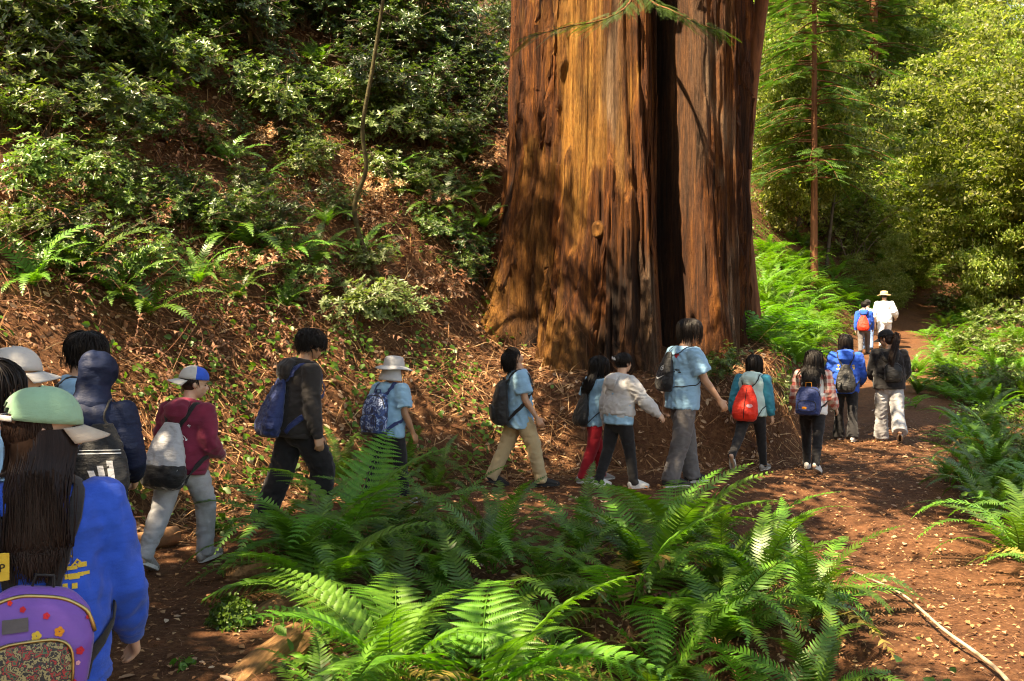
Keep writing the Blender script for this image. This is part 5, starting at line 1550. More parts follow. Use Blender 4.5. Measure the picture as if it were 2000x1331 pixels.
def shrub_meshes(seed, rad=1.0, hgt=1.0, stems=6, tips=90, leaf=0.085, mat=M_SHRUB, flat=0.5, nleaf=(6, 10)):
    rs = np.random.default_rng(seed)
    parts, tipP, tipD = [], [], []
    for s in range(stems):
        az = rs.uniform(0, 2 * np.pi); L = rs.uniform(0.6, 1.0)
        end = np.array([np.cos(az) * rad * L, np.sin(az) * rad * L, hgt * rs.uniform(0.5, 1.0)])
        t = np.linspace(0, 1, 9)[:, None]
        mid = end * np.array([0.3, 0.3, 0.75]) + rs.normal(0, 0.08, 3) * rad
        P = (1 - t) ** 2 * 0 + 2 * t * (1 - t) * mid + t ** 2 * end
        P = P + np.cumsum(rs.normal(0, 0.012 * rad, P.shape), 0)
        parts.append(tube(P, np.linspace(0.016, 0.005, 9) * rad ** .7, 5))
        for b in range(max(2, tips // stems)):
            q = rs.uniform(0.3, 1.0); i = min(8, int(q * 8)); base = P[i]
            dv = rs.normal(0, 1, 3) * np.array([1, 1, flat]); dv[2] += 0.25; dv /= np.linalg.norm(dv)
            LL = rs.uniform(0.18, 0.5) * rad * (1.15 - 0.3 * q)
            tip = base + dv * LL
            bp = np.stack([base, base + dv * LL * .5 + rs.normal(0, .015, 3), tip])
            parts.append(tube(bp, [0.005 * rad ** .5, 0.0035, 0.002], 3, False))
            for f in (0.5, 0.75, 1.0):
                if f < 1 and rs.random() < 0.45: continue
                tipP.append(base + dv * LL * f); tipD.append(dv)
    tipP, tipD = np.array(tipP), np.array(tipD)
    P, D, U = [], [], []
    for p, d in zip(tipP, tipD):
        k = rs.integers(*nleaf)
        a = rs.uniform(0, 2 * np.pi) + np.arange(k) * 2.4
        ax = d * 0.6 + np.array([0, 0, 0.75]); ax /= np.linalg.norm(ax)
        e1 = np.cross(ax, [0.3, 0.9, 0.1]); e1 /= np.linalg.norm(e1); e2 = np.cross(ax, e1)
        dirs = np.cos(a)[:, None] * e1 + np.sin(a)[:, None] * e2 + ax * rs.uniform(0.0, 0.7, k)[:, None]
        P.append(np.repeat(p[None], k, 0) + rs.normal(0, 0.006, (k, 3))); D.append(dirs); U.append(np.repeat(ax[None], k, 0) + rs.normal(0, 0.25, (k, 3)))
    P, D, U = np.concatenate(P), np.concatenate(D), np.concatenate(U)
    S = leaf * rs.uniform(0.6, 1.25, len(P))
    V, F = stamp(LEAF_T, LEAF_F, P, rot_mats(D, U), S)
    return np_mesh('stems', *merge(parts), smooth=True, mat=M_STEM), np_mesh('foliage', V, F, mat=mat)

SHR = [shrub_meshes(200 + i, 1.0, 0.9, 6, 120, 0.085, M_SHRUB) for i in range(3)]
SHD = [shrub_meshes(210 + i, 1.1, 1.2, 7, 170, 0.075, M_DARK, 0.8) for i in range(3)]
SHP = [shrub_meshes(220 + i, 0.8, 0.6, 6, 110, 0.075, M_PALE, 0.35) for i in range(2)]
SHL = [shrub_meshes(240 + i, 1.3, 1.9, 8, 200, 0.10, M_BROAD, 1.0, (5, 9)) for i in range(2)]
SHB = [shrub_meshes(230 + i, 0.7, 0.7, 6, 60, 0.09, M_LITTER, 0.8, (4, 8)) for i in range(1)]
def shrub(px, py, var, size, label, group, rot=0, lift=0.0, lean=18):
    p = ground_at(px, py); p.z += lift
    e = empty('shrub', p, 0, label, 'shrub', group)
    e.rotation_euler = (Euler((R(lean), 0, 0)).to_matrix() @ Matrix.Rotation(R(rot), 3, 'Z')).to_euler()
    e.scale = (size,) * 3
    obj('stems', var[0], e); obj('foliage', var[1], e)
HS = 'shrubs on the left hillside'
k = 0
for px, py, v, s, lab in (
    [(40, 110, SHR, 1.2, 0), (170, 150, SHR, 1.3, 0), (300, 170, SHR, 1.1, 0), (90, 290, SHR, 1.0, 0), (230, 260, SHR, 1.1, 0), (30, 400, SHR, .8, 0), (370, 90, SHR, 1.2, 0), (140, 40, SHR, 1.4, 0), (20, 10, SHR, 1.4, 0), (260, 20, SHR, 1.4, 0), (330, 290, SHR, .7, 0), (170, 400, SHR, .7, 0)] +
    [(480, 60, SHD, 1.2, 1), (590, 60, SHD, 1.2, 1), (700, 90, SHD, 1.3, 1), (800, 80, SHD, 1.3, 1), (900, 80, SHD, 1.3, 1), (970, 110, SHD, 1.2, 1), (950, 220, SHD, 1.0, 1), (860, 190, SHD, 1.0, 1), (760, 190, SHD, .9, 1), (420, 10, SHD, 1.3, 1), (650, 10, SHD, 1.5, 1), (760, 10, SHD, 1.5, 1), (880, 10, SHD, 1.5, 1), (980, 20, SHD, 1.5, 1), (1000, 60, SHD, 1.4, 1), (940, 310, SHD, .7, 1), (540, 10, SHD, 1.4, 1)] +
    [(560, 210, SHR, .9, 2), (640, 240, SHR, 1.0, 2), (740, 290, SHP, 1.1, 2), (830, 300, SHP, 1.1, 2), (700, 250, SHR, 1.0, 2), (480, 220, SHR, .8, 2), (780, 380, SHR, .7, 2), (600, 330, SHR, .6, 2)]):
    shrub(px, py, v[k % len(v)], s, ['glossy green shrub high on the sunlit left hillside', 'dark leafy shrub on the hillside between the left top and the redwood', 'leafy whorled shrub at mid height on the left hillside'][lab], HS, 53 * k, 0.0); k += 1
rsh = random.Random(4)
for k in range(46):
    px, py = rsh.uniform(-10, 1010), rsh.uniform(-10, 300) * (1 if k % 3 else 0.5)
    v = SHD if px > 430 and rsh.random() < .7 else SHR
    if 250 < px < 520 and py > 200: continue
    shrub(px, py, v[k % 3], rsh.uniform(.6, 1.25), 'leafy shrub in the thicket covering the upper left hillside', HS, rsh.uniform(0, 360))
for k in range(58):
    px, py = rsh.uniform(-10, 960), rsh.uniform(240, 600)
    v = rsh.choice([SHR, SHR, SHP, SHB, SHD])
    shrub(px, py, v[k % len(v)], rsh.uniform(.32, .7), 'small scraggly shrub among the litter and ferns of the left hillside', HS, rsh.uniform(0, 360))
shrub(700, 640, SHP[0], 0.95, 'pale green whorled shrub low on the slope above the dark hoodie hiker', None, 20)
shrub(780, 640, SHP[1], 0.85, 'pale green whorled shrub behind the bucket hat, left of the dry brown one', None, 80)
shrub(850, 620, SHB[0], 0.7, 'dry shrub with brown dead leaves near the foot of the redwood', None, 10)
shrub(1400, 760, SHR[1], 0.55, 'small bush at the redwood foot between the tall boy and the teal jacket', None, 0, 0, 0)
shrub(1540, 800, SHR[2], 0.5, 'low bush on the verge left of the plaid shirt', None, 40, 0, 0)
for k in range(16):
    pxb, pyb = 1800 + 230 * ((k * .618) % 1), 430 + 200 * ((k * .377 + .2) % 1)
    p = ground_at(pxb, pyb)
    if abs(trail_info(p.x, p.y)[0][0]) < 1.6: continue
    shrub(pxb, pyb, SHL[k % 2], 1.5, 'sunlit loose bush on the right side of the valley', 'bushes on the right side of the valley', 71 * k, 0, 0)
GS = 'bushes in the thicket right of the trail'
for k, (px, py, s) in enumerate([(1890, 690, .9), (1960, 720, 1.0), (1860, 760, .6), (1990, 790, .9), (1940, 860, .6), (1990, 930, .6), (1920, 650, 1.0), (1990, 660, 1.2), (1850, 620, 1.0)]):
    shrub(px, py, SHR[k % 3], s, 'small-leaved green bush in the thicket at the right', GS, 61 * k, 0, 0)

# ------------------------------------------------------------------ trees
def card_crown(seed, R_, H_, clumps, per, leaf, mat, low=0.15, lobes=9, csz=0.13, tum=0.5):
    """clumps of leaves in uneven lobes: an irregular crown with gaps"""
    rs = np.random.default_rng(seed)
    lc = rs.uniform(-1, 1, (lobes, 3)); lc /= np.maximum(1, np.linalg.norm(lc, axis=1, keepdims=True)); lc *= 0.72
    lr = rs.uniform(0.28, 0.5, lobes)
    C = []
    for i in range(clumps):
        k = rs.integers(lobes); d = rs.normal(0, 1, 3); d /= np.linalg.norm(d)
        C.append(lc[k] + d * lr[k] * rs.uniform(0.45, 1.05))
    C = np.array(C) * np.array([R_, R_, H_ / 2]) + np.array([0, 0, H_ * (0.5 + low)])
    sz = rs.uniform(0.4, 1.25, clumps) * R_ * csz
    P, D, U = [], [], []
    for c, s in zip(C, sz):
        n = int(per * rs.uniform(0.5, 1.5))
        off = rs.normal(0, 1, (n, 3)) * np.array([s, s, s * 0.28])
        off[:, 2] -= 0.35 * np.abs(off[:, 0] + off[:, 1]) * 0.5
        P.append(c + off)
        d = rs.normal(0, 1, (n, 3)); d[:, 2] -= 0.35
        u = rs.normal(0, tum, (n, 3)); u[:, 2] += 1
        D.append(d); U.append(u)
    P, D, U = np.concatenate(P), np.concatenate(D), np.concatenate(U)
    V, F = stamp(CARD_T, CARD_F, P, rot_mats(D, U), leaf * rs.uniform(0.55, 1.35, len(P)))
    return np_mesh('crown', V, F, mat=mat), C

SPRAY_T, SPRAY_F = [], []
for i_, t_ in enumerate(np.linspace(0.1, 0.95, 8)):
    for s_ in (-1, 1):
        l_ = 0.24 * (1 - t_ ** 3) + 0.03; b_ = len(SPRAY_T)
        SPRAY_T += [(0, t_ - 0.045, -0.12 * t_ * t_), (0, t_ + 0.045, -0.12 * t_ * t_), (s_ * l_, t_ + l_ * 0.7, -0.12 * t_ * t_ - 0.04)]
        SPRAY_F.append((b_, b_ + 1, b_ + 2))
SPRAY_T, SPRAY_F = np.array(SPRAY_T), np.array(SPRAY_F)

def conifer_crown(seed, R_, H_, z0, nbr, mat=M_NEEDLE, spray=0.55):
    rs = np.random.default_rng(seed)
    P, D, U, wood = [], [], [], []
    for b in range(nbr):
        f = rs.uniform(0, 1); z = z0 + f * (H_ - z0); L = R_ * (1 - 0.8 * f) * rs.uniform(0.6, 1.1) + 0.3
        az = rs.uniform(0, 2 * np.pi); t = np.linspace(0, 1, 7)
        br = np.stack([np.cos(az) * L * t, np.sin(az) * L * t, z + L * (0.12 * t - 0.42 * t * t)], 1)
        wood.append(tube(br, np.linspace(0.03, 0.006, 7), 4, False))
        for k in range(int(7 + L * 7)):
            q = rs.uniform(0.15, 1); c = np.array([np.interp(q, t, br[:, i]) for i in range(3)])
            s = rs.choice([-1, 1]); dv = np.array([np.cos(az + s * rs.uniform(0.4, 1.1)), np.sin(az + s * rs.uniform(0.4, 1.1)), rs.uniform(-0.45, 0.0)])
            P.append(c + rs.normal(0, 0.05, 3)); D.append(dv); U.append(np.array([rs.normal(0, .25), rs.normal(0, .25), 1]))
    P, D, U = map(np.array, (P, D, U))
    V, F = stamp(SPRAY_T, SPRAY_F, P, rot_mats(D, U), spray * rs.uniform(0.6, 1.2, len(P)))
    return np_mesh('crown', V, F, mat=mat), np_mesh('branches', *merge(wood), smooth=True, mat=M_REDTRUNK)

BC = [card_crown(400 + i, 3.6, 8.0, 150, 120, 0.17, M_BROAD, 0.15, 10 + 2 * i, 0.10, 1.0)[0] for i in range(4)]
CC = [conifer_crown(420 + i, 3.2, 17, 2.2, 190) for i in range(2)]

def trunk_mesh(seed, H_, r, lean=(0, 0), wob=0.1, mat=M_GREYTRUNK, tops=0):
    rs = np.random.default_rng(seed)
    t = np.linspace(0, 1, 22)
    P = np.stack([lean[0] * t + wob * vnoise(t * 3, seed, 0, 1), lean[1] * t + wob * vnoise(t * 3, seed, 5, 2), H_ * t - 0.3], 1)
    parts = [tube(P, r * (1 - 0.7 * t) * (1 + 0.5 * np.exp(-t * 22)), 10)]
    for b in range(tops):
        i = rs.integers(9, 21); az = rs.uniform(0, 6.28); L = H_ * rs.uniform(0.12, 0.28)
        s = np.linspace(0, 1, 6)[:, None]
        Q = P[i] + s * L * np.array([np.cos(az), np.sin(az), 0.55]) + s * s * np.array([0, 0, 0.1 * L]) + rs.normal(0, 0.03 * L, (6, 3)) * s
        parts.append(tube(Q, np.linspace(r * 0.3, r * 0.06, 6), 5, False))
    return np_mesh('trunk', *merge(parts), smooth=True, mat=mat)

def broadleaf(px, Y, H_, label, group, seed, lean=(0, 0), crown=(1.0, 1.0), nc=1, rot=0, cz=0.25, tr=0.13):
    x = (px - 1000) * Y / FPX
    t = empty('broadleaf_tree', on(x, Y, -0.05), 0, label, 'tree', group)
    obj('trunk', trunk_mesh(seed, H_ * 0.85, tr, lean, 0.25, M_GREYTRUNK, 7), t)
    for c in range(nc):
        f = (c + 1) / nc
        obj('crown', BC[(seed + c) % 4], t, (lean[0] * f * 0.8, lean[1] * f * 0.8, H_ * cz * (0.3 + f) - 1.5), (0, 0, R(rot + 77 * c)), (crown[0], crown[0], crown[1]))
def conifer(px, Y, H_, label, group, seed, r=0.2, s=1.0, cz=0.0):
    x = (px - 1000) * Y / FPX
    t = empty('conifer_tree', on(x, Y, -0.05), 0, label, 'tree', group)
    obj('trunk', trunk_mesh(seed, H_, r, (0, 0), 0.06, M_REDTRUNK, 0), t)
    v = CC[seed % 2]
    obj('crown', v[0], t, (0, 0, cz), (0, 0, R(seed * 40)), s); obj('branches', v[1], t, (0, 0, cz), (0, 0, R(seed * 40)), s)

YT = trunk_mesh(990, 4.5, 0.07, (0.3, 0.2), 0.2, M_GREYTRUNK, 5)
GB, GC_ = 'sunlit broadleaf trees filling the valley behind', 'young redwoods in the valley behind'
BL = [(1500, 46, 12), (1560, 56, 13), (1640, 60, 13), (1700, 66, 15), (1780, 62, 14), (1900, 58, 14), (1960, 49, 12), (2040, 44, 12), (1880, 70, 16), (1980, 63, 15), (1620, 74, 16),
      (1760, 80, 17), (1930, 78, 17), (2060, 60, 15), (1460, 52, 13), (1400, 60, 14), (1840, 53, 11), (1540, 68, 15), (1690, 54, 11), (2010, 34, 9), (1930, 37, 8)]
for i, (px, Y, H_) in enumerate(BL):
    broadleaf(px, Y, H_, 'leafy sunlit broadleaf tree in the valley right of the redwood', GB, i, (0.8 * math.sin(i * 2.1), 0.5), (1.0 + 0.25 * math.sin(i * 1.7), 1.0), 2, i * 50, 0.34)
for i in range(34):
    Yb = 33 + 24 * ((i * 0.618) % 1); pxb = 1480 + 560 * ((i * 0.377 + .1) % 1)
    xb = (pxb - 1000) * Yb / FPX
    if abs(trail_info(xb, Yb)[0][0]) < 2.2 or pxb < 1640: continue
    o = obj('valley_bush', BC[i % 4], None, on(xb, Yb, -0.9), (0, 0, i), (0.62, 0.62, 0.42 + 0.2 * (i % 3)))
    tag(o, 'leafy bush under the trees in the valley', 'bush', 'bushes under the valley trees')
for i in range(26):
    pxb, pyb = 1690 + 330 * ((i * 0.618) % 1), 430 + 190 * ((i * 0.377) % 1)
    p = ground_at(pxb, pyb)
    if abs(trail_info(p.x, p.y)[0][0]) < 1.0 or p.y < 25: continue
    o = obj('valley_bush', BC[(i + 1) % 4], None, (p.x, p.y, p.z - .7), (0, 0, i * 2), (0.30, 0.30, 0.20 + 0.10 * (i % 3)))
    tag(o, 'leafy bush on the slope behind the far hikers', 'bush', 'bushes on the far slope')
conifer(1592, 31, 15, 'young redwood with a thin straight red trunk, nearest right of the big redwood', None, 1, 0.12, 0.85, 1.6)
conifer(1705, 50, 24, 'tall dark conifer in the middle of the valley', None, 2, 0.28, 1.3, 0.5)
conifer(1545, 44, 22, 'dark conifer behind the thin red trunk', None, 3, 0.34, 1.05, 3.0)
conifer(1640, 58, 18, 'dark conifer with low drooping sprays above the far hikers', None, 4, 0.2, 0.85, 0.2)
# the two bare leaning trunks at the right and the leaning one against the redwood
def lean_tree(name, pts, r0, r1, label, mat, crown=None):
    P = catmull(np.array([tuple(p) for p in pts], float), 6)
    b = Vector(pts[0]); e = empty(name, b, 0, label, 'tree')
    obj('trunk', np_mesh('trunk', *tube(P - np.array(b), np.linspace(r0, r1, len(P)), 9), smooth=True, mat=mat), e)
    if crown:
        top = Vector(pts[-1]) - b
        obj('crown', BC[crown[0]], e, top - Vector((0, 0, crown[1] * 3)), None, crown[1])
for i in range(34):
    pxb, Yb = 1480 + 550 * ((i * 0.618 + .3) % 1), 33 + 26 * ((i * 0.377) % 1)
    xb = (pxb - 1000) * Yb / FPX
    if abs(trail_info(xb, Yb)[0][0]) < 1.8: continue
    t = empty('young_broadleaf_tree', on(xb, Yb, -.1), 0, 'low young broadleaf tree with sunlit leaves filling the valley behind the hikers', 'tree', 'young trees in the valley')
    s_ = 0.55 + 0.3 * ((i * .71) % 1)
    obj('trunk', YT, t, None, (R(8 * math.sin(i)), R(8 * math.cos(i)), i), (1, 1, 1.3))
    obj('crown', BC[(i + 2) % 4], t, (0, 0, 0.2), (0, 0, i * 1.7), (s_, s_, s_ * 1.1))
for k, (px, py) in enumerate([(1610, 470), (1640, 500), (1665, 450), (1690, 520), (1625, 430), (1700, 480), (1580, 440), (1660, 540)]):
    p = ground_at(px, py)
    if abs(trail_info(p.x, p.y)[0][0]) > 1.2: shrub(px, py, SHL[k % 2], 1.6, 'loose leafy bush on the slope behind the fern bank', 'bushes behind the fern bank', 67 * k, 0, 0)
g1 = Vector((3.95, 15.6, hz(3.95, 15.6) - 0.2))
lean_tree('leaning_tree', [g1, at(1452, 420, 15.6), at(1462, 220, 15.4), at(1480, 60, 15.2), at(1500, -80, 15.0), at(1560, -500, 14.6), at(1600, -800, 14.5)], 0.13, 0.09, 'thin dark red trunk leaning out from behind the right side of the redwood', M_REDTRUNK)
g2 = ground_at(745, 560)
lean_tree('mossy_sapling', [g2, at(705, 470, g2.y - .1), at(693, 400, g2.y - .2), at(715, 330, g2.y - .3), at(708, 250, g2.y - .4), at(728, 130, g2.y - .5), at(748, 0, g2.y - .6), at(770, -160, g2.y - .6)], 0.034, 0.020, 'crooked mossy sapling trunk on the left hillside', M_MOSSY)
g3 = ground_at(490, 130)
lean_tree('mossy_sapling', [g3, at(488, 60, g3.y - .2), at(482, 0, g3.y - .3), at(478, -120, g3.y - .4)], 0.045, 0.03, 'short pale mossy stem at the top of the left hillside', M_MOSSY)

# crowns and trees added out of view for shade; two crowns hang on the redwood
KC2 = card_crown(442, 3.4, 3.0, 60, 45, 0.2, M_DARK, 0.0, 7)[0]
KC = [card_crown(440, 3.2, 2.6, 210, 60, 0.2, M_DARK, 0.0, 12)[0], card_crown(441, 3.2, 2.6, 110, 48, 0.2, M_DARK, 0.0, 5)[0]]
KC.append(KC2)
under(redwood, obj('crown', KC[0], None, (-0.2, 8.4, 6.6), None, (1.1, 0.9, 1.0)))  # added overhead to shade the trail, well away from the trunk
under(redwood, obj('crown', KC[1], None, (3.2, 10.6, 6.9), (0, 0, 1), (1.1, 0.9, 1.0)))  # second added crown, shading the bend of the trail
SHADE = [((-7.5, 5.6), (4.4, 1.6), 6.8, 0, .8, 'unseen uphill tree added to shade the middle of the trail'), ((-8.0, 3.2), (2.5, 0.4), 6.9, 0, 1.1, 'unseen uphill tree added to shade the left part of the trail'), ((-9.4, 9.4), (1.8, 0.3), 12.5, 2, 1.1, 'unseen tall thin-crowned tree added to dapple the hillside'),
         ((-6.6, -1.0), (1.9, 0.8), 7.0, 0, 1.0, 'unseen tree added to shade the start of the trail'), ((-4.0, -2.5), (1.6, 4.7), 6.8, 1, .72, 'unseen tree behind the viewpoint added to shade the hollow')]
for k, ((x, y), ln, zc, v, s_, lab) in enumerate(SHADE):
    t = empty('added_shade_tree', on(x, y, -0.1), 0, lab, 'tree', 'unseen trees added for shade')
    g = hz(x, y)
    obj('trunk', trunk_mesh(700 + k, zc + 1.2 - g, 0.2, ln, 0.15, M_GREYTRUNK, 8), t)
    obj('crown', KC[v], t, (ln[0], ln[1], zc - g - 0.6), (0, 0, R(70 * k)), s_)

# the low spray of needles hanging in front of the redwood
def low_branch():
    rs = np.random.default_rng(9)
    root = trunk_pt(np.array([R(-8)]), np.array([6.5]))[0]
    pts = [root, root + np.array([0.1, -1.0, -0.1])]
    tw, P, D, U = [], [], [], []
    mainpts = np.array([tuple(at(1240, -60, 12.6)), tuple(at(1230, 5, 12.0)), tuple(at(1180, 38, 11.6)), tuple(at(1110, 52, 11.4)), tuple(at(1035, 72, 11.3))])
    mainpts2 = np.array([tuple(at(1240, -60, 12.6)), tuple(at(1270, 0, 12.0)), tuple(at(1310, 20, 11.7)), tuple(at(1360, 45, 11.5)), tuple(at(1405, 60, 11.4))])
    for mp in (np.vstack([root[None], mainpts]), np.vstack([root[None], mainpts2])):
        c = catmull(mp, 8); tw.append(tube(c, np.linspace(0.02, 0.004, len(c)), 5, False))
        for i in range(10, len(c)):
            for s in (-1, 1):
                for q in range(2):
                    T = c[min(i + 1, len(c) - 1)] - c[i - 1]; T /= np.linalg.norm(T)
                    side = np.cross(T, [0, 0, 1])
                    P.append(c[i] + rs.normal(0, 0.02, 3)); D.append(T * rs.uniform(.5, 1) + s * side * rs.uniform(.4, 1.0) + np.array([0, 0, rs.uniform(-.3, .1)])); U.append(np.array([rs.normal(0, .3), rs.normal(0, .3) - 0.3, 1]))
    P, D, U = map(np.array, (P, D, U))
    T2, F2 = [], []
    for t_ in np.linspace(0.05, 0.98, 22):
        for s_ in (-1, 1):
            l_ = 0.13 * (1 - 0.6 * t_ ** 3); b_ = len(T2)
            T2 += [(0, t_ - 0.012, -0.1 * t_ * t_), (0, t_ + 0.014, -0.1 * t_ * t_), (s_ * l_, t_ + l_ * 0.6, -0.1 * t_ * t_ - 0.01)]; F2.append((b_, b_ + 1, b_ + 2))
    V, F = stamp(np.array(T2), np.array(F2), P, rot_mats(D, U), 0.30 * rs.uniform(0.6, 1.2, len(P)))
    b = under(redwood, obj('branch', np_mesh('branch', *merge(tw), smooth=True, mat=M_REDTRUNK)))
    obj('needles', np_mesh('needles', V, F, mat=M_NEEDLE), b)
low_branch()

# ------------------------------------------------------------------ litter and ground cover
def scatter(n, x0, x1, y0, y1, dens, seed):
    rs = np.random.default_rng(seed)
    X, Y = rs.uniform(x0, x1, n), rs.uniform(y0, y1, n)
    vis = np.abs(X) < 0.56 * Y + 0.6
    X, Y = X[vis], Y[vis]
    d, _ = trail_info(X, Y)
    keep = rs.random(len(X)) < dens(X, Y, d)
    X, Y, d = X[keep], Y[keep], d[keep]
    # keep clear of the inside of the great trunk
    inside = (X - TCX) ** 2 + (Y - TCY) ** 2 < 1.45 ** 2
    X, Y = X[~inside], Y[~inside]
    return X, Y, height(X, Y), normals(X, Y), rs

def lay(name, X, Y, Z, N, rs, T, F, size, jit, lift, mat, stretch=None):
    n = len(X)
    d = rs.normal(0, 1, (n, 3)); d -= (d * N).sum(1, keepdims=True) * N * (1 - jit * 0.3)
    U = N + rs.normal(0, jit, (n, 3))
    S = size[0] + (size[1] - size[0]) * rs.random(n) ** 1.7
    P = np.stack([X, Y, Z + lift], 1) + N * (rs.random(n) * 0.03)[:, None]
    if stretch is not None: S = S[:, None] * np.array(stretch)[None]
    V, F = stamp(T, F, P, rot_mats(d, U), S)
    return np_mesh(name, V, F, mat=mat)
NEED_T = np.array([[-0.012, 0, 0], [0.012, 0, 0], [0.02, 0.55, 0.05], [-0.01, 0.55, 0.05], [0.05, 1, 0.0]])
NEED_F = np.array([[0, 1, 2], [0, 2, 3], [3, 2, 4]])
clump = lambda X, Y, s, sd: 0.5 + 0.5 * fbm(X * s, Y * s, 0, sd, 3)
hillmask = lambda X, Y, d: (d > 0.5) * np.clip(0.25 + 1.1 * clump(X, Y, 0.9, 3), 0, 1)
a = scatter(72000, -9, 3.5, 5, 20, hillmask, 1)
tag(obj('leaf_litter', lay('leaf_litter', *a, LEAF_T * np.array([1.2, 1, 1]), LEAF_F, (0.03, 0.105), 0.55, 0.0, M_LITTER)), 'brown and tan dead leaves covering the hillside', 'leaf litter', kind='stuff')
a = scatter(60000, -9, 4, 5, 19, lambda X, Y, d: (d > 0.3) * np.clip(0.3 + clump(X, Y, 1.2, 8), 0, 1), 2)
tag(obj('twig_litter', lay('twig_litter', *a, NEED_T, NEED_F, (0.08, 0.42), 0.5, 0.01, M_TWIG)), 'dry red-brown needles and twigs strewn over the hillside', 'twigs', kind='stuff')
a = scatter(9000, -5, 8, 3.5, 20, lambda X, Y, d: (d < 0.9) * ((np.abs(d) > 0.25) * 0.22 + (np.abs(d) > 0.5) * 0.12) * np.where(X > 2, .25, 1), 3)
tag(obj('fallen_leaves', lay('fallen_leaves', *a, LEAF_T * np.array([1.35, 1, 0.9]), LEAF_F, (0.025, 0.095), 0.25, 0.002, M_PALELEAF)), 'pale fallen leaves lying on the trail and its edges', 'leaves', kind='stuff')
a = scatter(70000, -5, 7.5, 3.5, 17, lambda X, Y, d: (d < 1.2) * 0.75, 4)
tag(obj('needle_duff', lay('needle_duff', *a, NEED_T, NEED_F, (0.02, 0.13), 0.16, 0.002, M_TWIG)), 'fine red-brown needles and chips trodden into the trail', 'needles', kind='stuff')
a = scatter(60000, -5, 7.5, 3.5, 16, lambda X, Y, d: (d < 1.0) * (0.35 + 0.5 * clump(X, Y, 1.5, 33)), 6)
tag(obj('bark_chips', lay('bark_chips', *a, CARD_T * np.array([1.3, 1, 1.5]), CARD_F, (0.012, 0.055), 0.3, 0.0, M_TWIG)), 'small brown chips and leaf scraps trodden into the trail', 'chips', kind='stuff')
TRI_T = LEAF_T * np.array([1.9, 1, 1.2])
def cover_mask(X, Y, d):
    c = clump(X, Y, 1.3, 21)
    foot = sstep(0.55, 0.95, d) * sstep(5.0, 2.0, d) * sstep(0.34, 0.5, c) * sstep(0.6, -0.4, X)
    rightside = (d < -0.8) * (X > 0.43 * Y + 0.2) * sstep(8.5, 10.5, Y) * sstep(0.3, 0.5, c)
    behind = (d > 0.75) * (X > 3.4) * sstep(0.32, 0.5, c) * (d < 5)
    gully = (d < -0.6) * (((X - 0.6) / 1.7) ** 2 + ((Y - 4.6) / 2.35) ** 2 < 1.1) * sstep(0.55, 0.66, c) * 0.55
    return np.clip(foot + rightside + behind + gully, 0, 1)
a = scatter(150000, -5, 16, 3.5, 32, cover_mask, 5)
Xc, Yc, Zc, Nc, rsc = a
hgt = rsc.random(len(Xc)) ** 1.5 * 0.26
tag(obj('ground_cover', lay('ground_cover', Xc, Yc, Zc + hgt + 0.02, Nc, rsc, TRI_T, LEAF_F, (0.035, 0.10), 0.45, 0.0, M_COVER)), 'low bright green leaves of small plants at the foot of the slope', 'ground cover', kind='stuff')
def dry_bracken():
    rs = np.random.default_rng(15); parts = []
    spots = [(320, 350, 60, 14), (300, 430, 90, 12), (360, 300, 60, 10), (350, 640, 110, 22), (300, 680, 60, 10), (450, 620, 70, 14), (640, 350, 80, 10), (800, 440, 90, 16), (900, 500, 50, 10), (560, 440, 120, 18), (120, 560, 90, 14), (60, 380, 80, 12), (180, 240, 90, 10), (700, 520, 90, 14), (430, 250, 80, 12), (540, 640, 60, 10), (840, 560, 40, 8)]
    for px, py, sp, n in spots:
        for k in range(int(n * 1.7)):
            p = ground_at(px + rs.normal(0, sp), py + rs.normal(0, sp * .6))
            if p.y < 7 or p.y > 22 or trail_info(p.x, p.y)[0][0] < 0.8: continue
            V, F = sword_frond(rs.uniform(0.4, 0.95), rs.uniform(-25, 40), rs.uniform(-80, -45), 18, rs.uniform(-.2, .2), 0.075, int(rs.integers(9999)), rs.uniform(0.2, 0.8), rag=.85)
            nn = normals(np.array([p.x]), np.array([p.y]))[0]
            az = math.atan2(nn[1], nn[0]) - math.pi / 2 + rs.normal(0, .9); c, s = math.cos(az), math.sin(az)
            parts.append((V @ np.array([[c, s, 0], [-s, c, 0], [0, 0, 1]]) + np.array(p) + np.array([0, 0, .05]), F))
    tag(obj('dry_bracken', np_mesh('dry_bracken', *merge(parts), mat=M_DEAD)), 'tangle of dead brown fern fronds on the hillside', 'dead fern', kind='stuff')
dry_bracken()
def dry_twigs():
    X, Y, Z, N, rs = scatter(5200, -9, 3, 6.5, 19, lambda X, Y, d: (d > 0.7) * np.clip(0.1 + 0.9 * clump(X, Y, 0.8, 55), 0, 1), 12)
    n = len(X); k = 7; t = np.linspace(0, 1, k)
    L = rs.uniform(0.25, 1.1, n)
    dv = rs.normal(0, 1, (n, 3)) * 0.75 + N * rs.uniform(0.0, 0.9, n)[:, None]; dv[:, 2] -= 0.15; dv /= np.linalg.norm(dv, axis=1, keepdims=True)
    bend = rs.normal(0, 0.35, (n, 3)); bend[:, 2] -= 0.25
    P = np.stack([X, Y, Z], 1)[:, None] + L[:, None, None] * (t[None, :, None] * dv[:, None] + (t ** 2)[None, :, None] * bend[:, None]) + np.cumsum(rs.normal(0, 0.012, (n, k, 3)), 1)
    V, F = multi_tube(P, np.linspace(1, .25, k)[None] * rs.uniform(.0015, .0045, n)[:, None], 3)
    tag(obj('dry_twigs', np_mesh('dry_twigs', V, F, True, mat=M_TWIG)), 'tangle of thin dry twigs and stalks on the hillside', 'twigs', kind='stuff')
dry_twigs()
